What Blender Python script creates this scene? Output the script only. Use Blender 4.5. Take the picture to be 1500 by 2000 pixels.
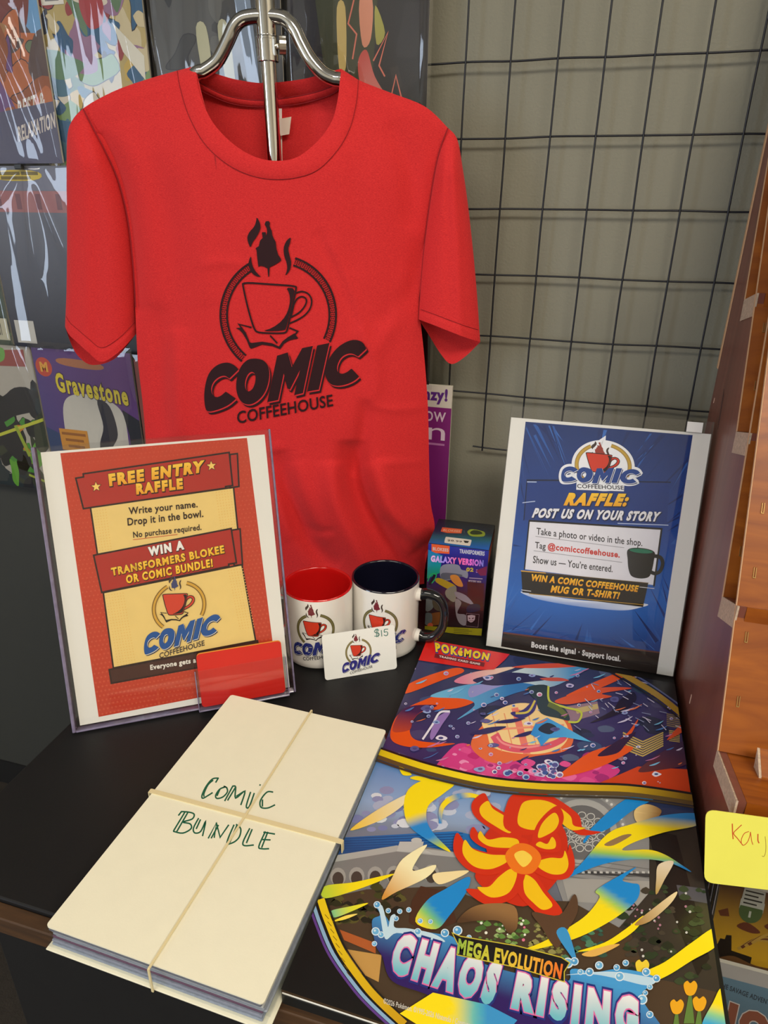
import bpy, bmesh, math, random
import numpy as np
from math import sin, cos, pi, radians
from mathutils import Vector, Matrix
from mathutils.geometry import tessellate_polygon

for o in list(bpy.data.objects): bpy.data.objects.remove(o)
SC = bpy.context.scene; COL = SC.collection

# ------------------------------------------------------------------ camera
FPX, PITCH, ROLL, YAW, CAMH = 1333.59, 0.41939, -0.01227, 0.27444, 0.4937
_c, _s = cos(PITCH), sin(PITCH)
_f = np.array([0, _c, -_s]); _r = np.array([1., 0, 0]); _d = np.cross(_f, _r)
_R = np.array([_r*cos(ROLL)+_d*sin(ROLL), -_r*sin(ROLL)+_d*cos(ROLL), _f]).T
_Z = np.array([[cos(YAW), -sin(YAW), 0], [sin(YAW), cos(YAW), 0], [0, 0, 1]])
CM = _Z @ _R                                   # columns: right, down, forward
CC = np.array([0, 0, CAMH])
cam = bpy.data.cameras.new('camera'); camo = bpy.data.objects.new('camera', cam); COL.objects.link(camo)
cam.sensor_fit = 'VERTICAL'; cam.sensor_height = 36; cam.sensor_width = 27; cam.lens = FPX*36/2000
cam.clip_start = 0.02
m = Matrix.Identity(4)
for i in range(3):
    m[i][0], m[i][1], m[i][2], m[i][3] = CM[i, 0], -CM[i, 1], -CM[i, 2], CC[i]
camo.matrix_world = m
SC.camera = camo
# ------------------------------------------------------------------ view, world, lights
SC.view_settings.view_transform = 'Standard'; SC.view_settings.look = 'None'
SC.view_settings.gamma = 1; SC.view_settings.use_curve_mapping = False
SC.view_settings.exposure = 0.12
w = bpy.data.worlds.new('world'); SC.world = w; w.use_nodes = True
w.node_tree.nodes['Background'].inputs[0].default_value = (.9, .95, 1, 1)
w.node_tree.nodes['Background'].inputs[1].default_value = .25

def area(name, loc, rot, sx, sy, watts, col):
    l = bpy.data.lights.new(name, 'AREA'); l.shape = 'RECTANGLE'; l.size = sx; l.size_y = sy
    l.energy = watts; l.color = col
    o = bpy.data.objects.new(name, l); COL.objects.link(o); o.location = loc; o.rotation_euler = rot
    return o
CEIL = 1.85; FLOOR = -.74; WALLY = .922
area('ceiling_panel_light', (1.0, -.95, CEIL-.02), (0, 0, 0), 1.25, .6, 46, (1, .92, .78))
area('ceiling_panel_light', (-.75, -1.25, CEIL-.02), (0, 0, 0), 1.25, .6, 22, (1, .93, .80))
area('ceiling_panel_light', (1.7, .2, CEIL-.02), (0, 0, 0), .6, 1.2, 9, (1, .92, .78))
area('window_daylight', (-2.38, -1.9, .55), (0, radians(-90), 0), 1.5, 1.2, 42, (.70, .82, 1))

# ------------------------------------------------------------------ helpers
def S(r, g, b):
    return tuple((c/255/12.92) if c/255 <= .04045 else ((c/255+.055)/1.055)**2.4 for c in (r, g, b))
def ray(p): return CM @ np.array([(p[0]-750)/FPX, (p[1]-1000)/FPX, 1.])
def on_z(p, z=0.): v = ray(p); return CC + v*((z-CC[2])/v[2])
def on_y(p, y): v = ray(p); return CC + v*(y/v[1])
def on_x(p, x): v = ray(p); return CC + v*(x/v[0])
def homog(src, dst):
    A = []; B = []
    for (x, y), (u, v) in zip(src, dst):
        A.append([x, y, 1, 0, 0, 0, -u*x, -u*y]); B.append(u)
        A.append([0, 0, 0, x, y, 1, -v*x, -v*y]); B.append(v)
    h = np.linalg.solve(np.array(A, float), np.array(B, float)); h = np.append(h, 1).reshape(3, 3)
    def fn(p):
        q = h @ np.array([p[0], p[1], 1.]); return (q[0]/q[2], q[1]/q[2])
    return fn
def chain(*fs):
    def fn(p):
        for f in fs: p = f(p)
        return p
    return fn
def zoomed(s, ox, oy): return lambda p: (p[0]*s+ox, p[1]*s+oy)

MATS = {}
def nodes(name):
    m = bpy.data.materials.new(name); m.use_nodes = True; MATS[name] = m
    nt = m.node_tree; return m, nt, nt.nodes['Principled BSDF']
def link(nt, a, b): nt.links.new(a, b)
def mat(name, rgb, rough=.5, metal=0, noise=0., nscale=40., bump=0., bscale=200., coat=0., sheen=0., spec=.5, stretch=None):
    if name in MATS: return MATS[name]
    m, nt, b = nodes(name)
    b.inputs['Base Color'].default_value = (*rgb, 1); b.inputs['Roughness'].default_value = rough
    b.inputs['Metallic'].default_value = metal; b.inputs['Coat Weight'].default_value = coat
    b.inputs['Sheen Weight'].default_value = sheen; b.inputs['Specular IOR Level'].default_value = spec
    tc = nt.nodes.new('ShaderNodeTexCoord'); src = tc.outputs['Object']
    if stretch:
        mp = nt.nodes.new('ShaderNodeMapping'); mp.inputs['Scale'].default_value = stretch
        link(nt, src, mp.inputs[0]); src = mp.outputs[0]
    n = nt.nodes.new('ShaderNodeTexNoise'); n.inputs['Scale'].default_value = nscale; n.inputs['Detail'].default_value = 4
    link(nt, src, n.inputs['Vector'])
    cr = nt.nodes.new('ShaderNodeMix'); cr.data_type = 'RGBA'
    k = max(noise, .02)
    cr.inputs[6].default_value = (*[c*(1-k) for c in rgb], 1); cr.inputs[7].default_value = (*[min(1, c*(1+k)) for c in rgb], 1)
    link(nt, n.outputs['Fac'], cr.inputs[0]); link(nt, cr.outputs[2], b.inputs['Base Color'])
    if bump:
        n2 = nt.nodes.new('ShaderNodeTexNoise'); n2.inputs['Scale'].default_value = bscale
        link(nt, src, n2.inputs['Vector'])
        bp = nt.nodes.new('ShaderNodeBump'); bp.inputs['Strength'].default_value = bump; bp.inputs['Distance'].default_value = .002
        link(nt, n2.outputs['Fac'], bp.inputs['Height']); link(nt, bp.outputs[0], b.inputs['Normal'])
    return m
def ink(name, rough=.5, coat=0., spec=.5, noise=.04):
    if name in MATS: return MATS[name]
    m, nt, b = nodes(name)
    a = nt.nodes.new('ShaderNodeAttribute'); a.attribute_name = 'ink'
    n = nt.nodes.new('ShaderNodeTexNoise'); n.inputs['Scale'].default_value = 90
    tc = nt.nodes.new('ShaderNodeTexCoord'); link(nt, tc.outputs['Object'], n.inputs['Vector'])
    mr = nt.nodes.new('ShaderNodeMapRange'); mr.inputs[3].default_value = 1-noise; mr.inputs[4].default_value = 1+noise
    link(nt, n.outputs['Fac'], mr.inputs[0])
    vm = nt.nodes.new('ShaderNodeVectorMath'); vm.operation = 'SCALE'
    link(nt, a.outputs['Color'], vm.inputs[0]); link(nt, mr.outputs[0], vm.inputs['Scale'])
    link(nt, vm.outputs[0], b.inputs['Base Color'])
    b.inputs['Roughness'].default_value = rough; b.inputs['Coat Weight'].default_value = coat
    b.inputs['Coat Roughness'].default_value = .08
    b.inputs['Specular IOR Level'].default_value = spec
    return m
def clear(name, tint, boost=1., rough=.02, bump=0., bscale=(30, 30, 4), base=.02):
    """thin clear sheet: see-through, with a mirror reflection that grows at grazing angles"""
    if name in MATS: return MATS[name]
    m, nt, b = nodes(name); nt.nodes.remove(b)
    out = nt.nodes['Material Output']
    t = nt.nodes.new('ShaderNodeBsdfTransparent'); t.inputs[0].default_value = (*tint, 1)
    g = nt.nodes.new('ShaderNodeBsdfGlossy'); g.inputs['Roughness'].default_value = rough
    fr = nt.nodes.new('ShaderNodeLayerWeight'); fr.inputs['Blend'].default_value = .5
    pw = nt.nodes.new('ShaderNodeMath'); pw.operation = 'POWER'; pw.inputs[1].default_value = 5
    link(nt, fr.outputs['Facing'], pw.inputs[0])
    ma = nt.nodes.new('ShaderNodeMath'); ma.operation = 'MULTIPLY_ADD'; ma.inputs[1].default_value = .95*boost; ma.inputs[2].default_value = .04*boost+base
    ma.use_clamp = True
    link(nt, pw.outputs[0], ma.inputs[0])
    mx = nt.nodes.new('ShaderNodeMixShader')
    link(nt, ma.outputs[0], mx.inputs[0]); link(nt, t.outputs[0], mx.inputs[1]); link(nt, g.outputs[0], mx.inputs[2])
    link(nt, mx.outputs[0], out.inputs[0])
    if bump:
        tc = nt.nodes.new('ShaderNodeTexCoord'); mp = nt.nodes.new('ShaderNodeMapping'); mp.inputs['Scale'].default_value = bscale
        link(nt, tc.outputs['Object'], mp.inputs[0])
        n = nt.nodes.new('ShaderNodeTexNoise'); n.inputs['Scale'].default_value = 1; n.inputs['Detail'].default_value = 2
        link(nt, mp.outputs[0], n.inputs['Vector'])
        bp = nt.nodes.new('ShaderNodeBump'); bp.inputs['Strength'].default_value = bump; bp.inputs['Distance'].default_value = .01
        link(nt, n.outputs['Fac'], bp.inputs['Height'])
        link(nt, bp.outputs[0], g.inputs['Normal']); link(nt, bp.outputs[0], fr.inputs['Normal'])
    return m
def wood(name, c1, c2, scale=(60, 60, 3), rough=.4, coat=.2, dist=3.):
    if name in MATS: return MATS[name]
    m, nt, b = nodes(name)
    tc = nt.nodes.new('ShaderNodeTexCoord'); mp = nt.nodes.new('ShaderNodeMapping'); mp.inputs['Scale'].default_value = scale
    link(nt, tc.outputs['Object'], mp.inputs[0])
    n = nt.nodes.new('ShaderNodeTexNoise'); n.inputs['Scale'].default_value = 1; n.inputs['Detail'].default_value = 6
    n.inputs['Distortion'].default_value = dist
    link(nt, mp.outputs[0], n.inputs['Vector'])
    r = nt.nodes.new('ShaderNodeValToRGB'); r.color_ramp.elements[0].position = .3; r.color_ramp.elements[1].position = .7
    r.color_ramp.elements[0].color = (*c1, 1); r.color_ramp.elements[1].color = (*c2, 1)
    link(nt, n.outputs['Fac'], r.inputs[0]); link(nt, r.outputs[0], b.inputs['Base Color'])
    b.inputs['Roughness'].default_value = rough; b.inputs['Coat Weight'].default_value = coat; b.inputs['Coat Roughness'].default_value = .25
    return m

OWN = {}
def tag(o, label, cat, group=None, kind=None):
    o['label'] = label; o['category'] = cat
    if group: o['group'] = group
    if kind: o['kind'] = kind
    return o
def thing(name, label, cat, loc, rz=0., group=None):
    o = bpy.data.objects.new(name, None); COL.objects.link(o); o.empty_display_size = .02
    o.location = loc; o.rotation_euler = (0, 0, rz)
    OWN[o] = Matrix.Translation(Vector(loc)) @ Matrix.Rotation(rz, 4, 'Z')
    return tag(o, label, cat, group)
def build(name, V, F, mt, parent=None, org=None, smooth=False, label=None):
    """one mesh object out of world-space vertices"""
    me = bpy.data.meshes.new(name); o = bpy.data.objects.new(name, me); COL.objects.link(o)
    if parent is not None:
        o.parent = parent; M = OWN[parent]; OWN[o] = M
    else:
        M = Matrix.Translation(Vector(org if org is not None else np.mean(np.array(V, float), axis=0))); o.location = M.translation; OWN[o] = M
    inv = M.inverted()
    me.from_pydata([inv @ Vector(tuple(map(float, v))) for v in V], [], F); me.update()
    if mt: me.materials.append(mt)
    bm = bmesh.new(); bm.from_mesh(me); bmesh.ops.recalc_face_normals(bm, faces=bm.faces); bm.to_mesh(me); bm.free()
    if smooth:
        for p in me.polygons: p.use_smooth = True
        if name not in ('front_panel', 'back_panel', 'sleeve', 'collar', 'back_collar', 'plastic_bag'): me.set_sharp_from_angle(angle=radians(48))
    if label: o['label'] = label
    return o
def merge(*parts):
    V = []; F = []
    for v, f in parts:
        k = len(V); V += [tuple(a) for a in v]; F += [tuple(i+k for i in q) for q in f]
    return V, F
def frame(org, u, v, wv): # box axes -> function
    return lambda a, b, c: tuple(np.array(org, float)+a*np.array(u, float)+b*np.array(v, float)+c*np.array(wv, float))
def boxg(x0, x1, y0, y1, z0, z1, bev=0., fr=None, seg=2):
    bm = bmesh.new(); bmesh.ops.create_cube(bm, size=1)
    for q in bm.verts: q.co = Vector(((x0+x1)/2+q.co.x*(x1-x0), (y0+y1)/2+q.co.y*(y1-y0), (z0+z1)/2+q.co.z*(z1-z0)))
    if bev: bmesh.ops.bevel(bm, geom=bm.edges[:], offset=bev, segments=seg, affect='EDGES', profile=.5)
    bm.verts.index_update(); V = [tuple(q.co) for q in bm.verts]; F = [tuple(q.index for q in f.verts) for f in bm.faces]; bm.free()
    if fr: V = [fr(*q) for q in V]
    return V, F
def prism(poly, ax, h0, h1, bev=0.):
    """polygon in the two other axes, extruded along axis ax"""
    n = len(poly)
    def pt(p, h):
        return (h, p[0], p[1]) if ax == 'x' else ((p[0], h, p[1]) if ax == 'y' else (p[0], p[1], h))
    V = [pt(p, h0) for p in poly]+[pt(p, h1) for p in poly]
    F = [(i, (i+1) % n, n+(i+1) % n, n+i) for i in range(n)]
    for t in tessellate_polygon([[Vector((p[0], p[1], 0)) for p in poly]]):
        F.append(tuple(t)); F.append(tuple(i+n for i in t))
    return V, F
def cmr(pts, n=8, closed=False):
    P = [np.array(p, float) for p in pts]; N = len(P); out = []
    rng = range(N) if closed else range(N-1)
    for i in rng:
        if closed: a, b, c, d = P[i-1], P[i], P[(i+1) % N], P[(i+2) % N]
        else: a, b, c, d = P[max(i-1, 0)], P[i], P[i+1], P[min(i+2, N-1)]
        for k in range(n):
            t = k/n
            out.append(.5*((2*b)+(c-a)*t+(2*a-5*b+4*c-d)*t*t+(3*b-a-3*c+d)*t**3))
    if not closed: out.append(P[-1])
    return [tuple(q) for q in out]
def tube(path, r, n=14, cap=True):
    P = [np.array(p, float) for p in path]; V = []; F = []
    t = [P[min(i+1, len(P)-1)]-P[max(i-1, 0)] for i in range(len(P))]
    nrm = None
    for i, p in enumerate(P):
        d = t[i]/np.linalg.norm(t[i])
        if nrm is None:
            a = np.array([0, 0, 1.]) if abs(d[2]) < .9 else np.array([1., 0, 0]); nrm = np.cross(d, a)
        nrm = nrm-d*(nrm@d); nrm /= np.linalg.norm(nrm); bi = np.cross(d, nrm)
        rr = r[i] if hasattr(r, '__len__') else r
        for k in range(n): V.append(tuple(p+rr*(cos(2*pi*k/n)*nrm+sin(2*pi*k/n)*bi)))
    for i in range(len(P)-1):
        for k in range(n): F.append((i*n+k, i*n+(k+1) % n, (i+1)*n+(k+1) % n, (i+1)*n+k))
    if cap: F += [tuple(range(n)), tuple(range((len(P)-1)*n, len(P)*n))]
    return V, F
def lathe(prof, c, n=64):
    V = []; F = []
    for r, z in prof:
        for k in range(n): V.append((c[0]+r*cos(2*pi*k/n), c[1]+r*sin(2*pi*k/n), c[2]+z))
    for i in range(len(prof)-1):
        for k in range(n): F.append((i*n+k, i*n+(k+1) % n, (i+1)*n+(k+1) % n, (i+1)*n+k))
    return V, F
def sheet(fn, nu, nv):
    V = [fn(i/nu, j/nv) for j in range(nv+1) for i in range(nu+1)]
    F = [(j*(nu+1)+i, j*(nu+1)+i+1, (j+1)*(nu+1)+i+1, (j+1)*(nu+1)+i) for j in range(nv) for i in range(nu)]
    return V, F

# ------------------------------------------------------------------ printed art
FONT = {}
def glyphs(s, bold=0., sh=0., sp=1.):
    k = (s, bold, sh, sp)
    if k in FONT: return FONT[k]
    cu = bpy.data.curves.new('t', 'FONT'); cu.body = s; cu.size = 1; cu.offset = bold; cu.shear = sh; cu.resolution_u = 3
    cu.space_character = sp
    o = bpy.data.objects.new('t', cu); COL.objects.link(o); bpy.context.view_layer.update()
    me = bpy.data.meshes.new_from_object(o.evaluated_get(bpy.context.evaluated_depsgraph_get()))
    me.calc_loop_triangles()
    V = [(v.co.x, v.co.y) for v in me.vertices]; T = [tuple(t.vertices) for t in me.loop_triangles]
    bpy.data.objects.remove(o); bpy.data.curves.remove(cu); bpy.data.meshes.remove(me)
    FONT[k] = (V, T); return V, T
def disc(c, rx, ry=None, n=24, rot=0.):
    ry = ry or rx
    return [(c[0]+rx*cos(2*pi*k/n)*cos(rot)-ry*sin(2*pi*k/n)*sin(rot), c[1]+rx*cos(2*pi*k/n)*sin(rot)+ry*sin(2*pi*k/n)*cos(rot)) for k in range(n)]
def chaikin(p, it=2):
    for _ in range(it):
        q = []
        for i in range(len(p)):
            a, b = p[i], p[(i+1) % len(p)]
            if a == b: q.append(a); continue
            q += [(a[0]*.75+b[0]*.25, a[1]*.75+b[1]*.25), (a[0]*.25+b[0]*.75, a[1]*.25+b[1]*.75)]
        p = q
    return p
def lin(c0, c1, p0, p1):
    d = (p1[0]-p0[0], p1[1]-p0[1]); L = d[0]**2+d[1]**2
    def fn(p):
        t = max(0., min(1., ((p[0]-p0[0])*d[0]+(p[1]-p0[1])*d[1])/L)); return tuple(a+(b-a)*t for a, b in zip(c0, c1))
    return fn
def ramp(stops, p0, p1):
    d = (p1[0]-p0[0], p1[1]-p0[1]); L = d[0]**2+d[1]**2
    def fn(p):
        t = ((p[0]-p0[0])*d[0]+(p[1]-p0[1])*d[1])/L
        for (a, ca), (b, cb) in zip(stops, stops[1:]):
            if t <= b:
                k = max(0., min(1., (t-a)/(b-a))); return tuple(x+(y-x)*k for x, y in zip(ca, cb))
        return stops[-1][1]
    return fn
class Art:
    """flat coloured shapes on a surface: xf turns drawing coordinates into surface coordinates, fmap those into the world"""
    def __init__(s, xf, fmap, step=.00006, clip=None, maxlen=None):
        s.xf, s.fmap, s.step, s.clip, s.maxlen = xf, fmap, step, clip, maxlen
        s.T = []; s.n = 0; s.k = 0
    def _emit(s, tri, col, h):
        T = [(tuple(s.xf(p)), p) for p in tri]
        stack = [T]; out = []
        while stack:
            t = stack.pop()
            L = s.maxlen
            if L:
                e = [math.dist(t[i][0], t[(i+1) % 3][0]) for i in range(3)]; k = max(range(3), key=lambda i: e[i])
                if e[k] > L:
                    a, b, c = t[k], t[(k+1) % 3], t[(k+2) % 3]
                    mp = tuple((x+y)/2 for x, y in zip(a[1], b[1])); mm = (tuple((x+y)/2 for x, y in zip(a[0], b[0])), mp)
                    stack += [[a, mm, c], [mm, b, c]]; continue
            out.append(t)
        for t in out:
            pts = [q[0] for q in t]; cs = [col(q[1]) if callable(col) else col for q in t]
            if s.clip:
                P = list(zip(pts, cs))
                for ax, lim, sg in ((0, s.clip[0], 1), (0, s.clip[2], -1), (1, s.clip[1], 1), (1, s.clip[3], -1)):
                    Q = []
                    for i in range(len(P)):
                        a, b = P[i], P[(i+1) % len(P)]; da = sg*(a[0][ax]-lim); db = sg*(b[0][ax]-lim)
                        if da >= 0: Q.append(a)
                        if (da >= 0) != (db >= 0):
                            k = da/(da-db); Q.append((tuple(x+(y-x)*k for x, y in zip(a[0], b[0])), tuple(x+(y-x)*k for x, y in zip(a[1], b[1]))))
                    P = Q
                    if len(P) < 3: break
                if len(P) < 3: continue
                pts = [q[0] for q in P]; cs = [q[1] for q in P]
            s.T.append((pts, cs, h))
    def poly(s, loops, col, layer=None, sub=None):
        if not isinstance(loops[0][0], (tuple, list, np.ndarray)): loops = [loops]
        if layer is None: s.n += 1; layer = s.n
        flat = [p for l in loops for p in l]; s.k += 1; layer = layer+(s.k % 9)*.1
        old = s.maxlen
        if sub: s.maxlen = sub
        for t in tessellate_polygon([[Vector((p[0], p[1], 0)) for p in l] for l in loops]):
            s._emit([flat[i] for i in t], col, layer)
        s.maxlen = old
    def stroke(s, pts, wd, col, closed=False, layer=None, joins=True):
        """ribbon of mitred quads along pts"""
        if layer is None: s.n += 1; layer = s.n
        s.k += 1; layer = layer+(s.k % 9)*.1
        P = [np.array(p, float) for p in pts]
        P = [p for i, p in enumerate(P) if i == 0 or np.hypot(*(p-P[i-1])) > 1e-9]
        if closed and np.hypot(*(P[0]-P[-1])) < 1e-9: P.pop()
        N = len(P); rails = []
        for i in range(N):
            a = P[i-1] if (i or closed) else None; b = P[(i+1) % N] if (i < N-1 or closed) else None
            d1 = (P[i]-a)/np.hypot(*(P[i]-a)) if a is not None else None; d2 = (b-P[i])/np.hypot(*(b-P[i])) if b is not None else None
            if d1 is None: d1 = d2
            if d2 is None: d2 = d1
            n1 = np.array([-d1[1], d1[0]]); n2 = np.array([-d2[1], d2[0]]); m = n1+n2; L = np.hypot(*m)
            m = n1 if L < .2 else m/L; k = 1/max(.5, float(m @ n1))
            w = (wd(i/max(1, N-1)) if callable(wd) else wd)/2*k
            e = np.zeros(2)
            if not closed and joins and i in (0, N-1): e = (-d1 if i == 0 else d1)*w*.6
            rails.append((tuple(P[i]+m*w+e), tuple(P[i]-m*w+e)))
        for i in range(N if closed else N-1):
            (a, b), (c, d) = rails[i], rails[(i+1) % N]
            s._emit([a, c, d], col, layer); s._emit([a, d, b], col, layer)
    def text(s, string, TL, TR, BL, col, bold=.0, sh=0., outline=0., ocol=None, shadow=None, sp=1., BR=None, under=None):
        if sp == 1.: sp = 1+3.0*(bold+(under[0] if under else outline))
        V0, _ = glyphs(string, bold, sh, sp); A = np.array(V0); lo = A.min(0); sz = A.max(0)-lo
        TL, TR, BL = map(lambda p: np.array(p, float), (TL, TR, BL))
        BR = BL+TR-TL if BR is None else np.array(BR, float)
        def pos(v, off=(0, 0)):
            a = (v[0]-lo[0])/sz[0]; b = 1-(v[1]-lo[1])/sz[1]
            q = TL*(1-a)*(1-b)+TR*a*(1-b)+BL*(1-a)*b+BR*a*b
            return (q[0]+off[0], q[1]+off[1])
        if under:
            s.n += 1
            V, T = glyphs(string, bold+under[0], sh, sp)
            for t in T: s._emit([pos(V[i]) for i in t], under[1], s.n)
        if shadow:
            s.n += 1
            V, T = glyphs(string, bold+outline, sh, sp)
            for t in T: s._emit([pos(V[i], shadow) for i in t], ocol, s.n)
        if outline:
            s.n += 1
            V, T = glyphs(string, bold+outline, sh, sp)
            for t in T: s._emit([pos(V[i]) for i in t], ocol, s.n)
        s.n += 1
        V, T = glyphs(string, bold, sh, sp)
        cf = col
        if isinstance(col, list):       # vertical gradient [top, bottom] across the line of text
            c0, c1 = col; h = np.linalg.norm(BL-TL)
            def cf(p):
                # fraction down from the slanted top edge
                a = (p[0]-TL[0])/(TR[0]-TL[0]+1e-9); top = TL+(TR-TL)*a; k = max(0., min(1., (p[1]-top[1])/((BL-TL)[1]+1e-9)))
                return tuple(x+(y-x)*k for x, y in zip(c0, c1))
        for t in T: s._emit([pos(V[i]) for i in t], cf, s.n)
    def make(s, name, mt, parent=None, org=None, label=None, base=0.):
        V = []; F = []; C = []
        for pts, cs, h in s.T:
            k = len(V)
            w3 = [s.fmap(p[0], p[1], base+h*s.step) for p in pts]
            V += w3; C += cs; F.append(tuple(range(k, k+len(pts))))
        me = bpy.data.meshes.new(name); o = bpy.data.objects.new(name, me); COL.objects.link(o)
        if parent is not None: o.parent = parent; M = OWN[parent]
        else: M = Matrix.Translation(Vector(org)); o.location = M.translation
        OWN[o] = M; inv = M.inverted()
        me.from_pydata([inv @ Vector(tuple(map(float, v))) for v in V], [], F); me.update()
        at = me.color_attributes.new('ink', 'FLOAT_COLOR', 'POINT')
        at.data.foreach_set('color', np.array([(*c, 1.) for c in C], np.float32).ravel())
        me.materials.append(mt)
        if label: o['label'] = label
        return o

# ------------------------------------------------------------------ the coffeehouse emblem (drawn once, printed on many things)
LG = dict(
 steam=[[(478,90),(505,140),(510,185),(480,245),(445,290),(432,335),(410,285),(405,245),(425,205),(460,170),(475,130)],
        [(745,250),(735,300),(720,340),(735,400),(748,450),(735,510),(695,552),(715,500),(712,450),(690,395),(685,335),(700,290),(722,262)],
        [(435,390),(418,430),(415,470),(435,520),(470,550),(515,558),(490,535),(460,500),(440,450)]],
 hero=[(548,128),(570,124),(582,140),(578,165),(595,200),(600,235),(612,262),(625,285),(632,340),(645,385),(665,415),(668,430),(640,450),(615,465),(580,480),(575,552),(568,555),(562,492),(540,478),(510,470),(492,478),(482,400),(478,350),(470,335),(495,318),(505,275),(525,255),(518,212),(548,210),(552,238),(560,205),(556,180),(540,150)],
 cup=[(370,597),(575,612),(780,625),(785,645),(760,760),(735,870),(715,970),(695,990),(590,990),(485,985),(460,960),(425,850),(395,730),(374,630)],
 hout=[(780,680),(830,668),(880,690),(903,740),(890,800),(850,850),(790,888),(735,912)],
 hin=[(765,770),(790,725),(825,708),(855,720),(862,750),(840,795),(800,835),(745,865)],
 shade=[(705,637),(775,645),(760,720),(735,830),(710,940),(695,970),(515,975),(600,950),(680,890),(720,820),(738,740),(730,680)],
 splash=[(318,950),(365,945),(395,985),(425,1060),(440,1065),(520,1055),(600,1068),(650,1092),(680,1050),(720,1020),(770,990),(800,1030),(730,1045),(690,1070),(660,1113),(600,1090),(520,1078),(435,1110),(425,1100),(400,1040),(370,990),(345,965)],
 lines=[[(435,945),(340,920),(365,952)],[(735,950),(795,975),(775,1000)],[(585,1010),(635,1065)]],
 page=[(340,920),(435,945),(470,985),(600,1000),(735,950),(795,975),(770,1000),(690,1040),(655,1100),(600,1075),(520,1062),(430,1075),(390,985),(365,950)],
 C1=[(340,1270),(340,1270),(310,1237),(262,1215),(205,1220),(150,1250),(105,1305),(82,1385),(72,1480),(82,1570),(100,1595),(140,1592),(210,1570),(270,1540),(320,1495),(320,1495),(240,1440),(240,1440),(205,1472),(165,1487),(135,1462),(125,1415),(145,1362),(190,1325),(235,1315),(268,1340),(268,1340)],
 O1=[(460,1182),(400,1195),(345,1260),(318,1370),(325,1460),(365,1530),(430,1545),(500,1505),(555,1430),(580,1320),(570,1240),(530,1195)],
 O2=[(435,1283),(400,1320),(385,1390),(400,1435),(425,1440),(455,1410),(472,1350),(468,1300)],
 M=[(637,1163),(718,1138),(750,1250),(830,1105),(912,1088),(835,1452),(768,1468),(812,1275),(735,1425),(715,1415),(688,1300),(645,1505),(560,1522)],
 I=[(945,1085),(1040,1065),(958,1425),(868,1440)],
 C2=[(1325,1110),(1325,1110),(1300,1060),(1250,1040),(1190,1045),(1110,1090),(1050,1160),(1010,1250),(1005,1320),(1040,1380),(1090,1398),(1160,1390),(1230,1360),(1270,1325),(1270,1325),(1210,1262),(1210,1262),(1170,1295),(1130,1305),(1100,1285),(1098,1240),(1125,1180),(1170,1150),(1215,1145),(1260,1170),(1260,1170)])
for k_ in ('C1', 'C2', 'O1', 'O2', 'cup'): LG[k_] = chaikin(LG[k_], 2)
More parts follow.
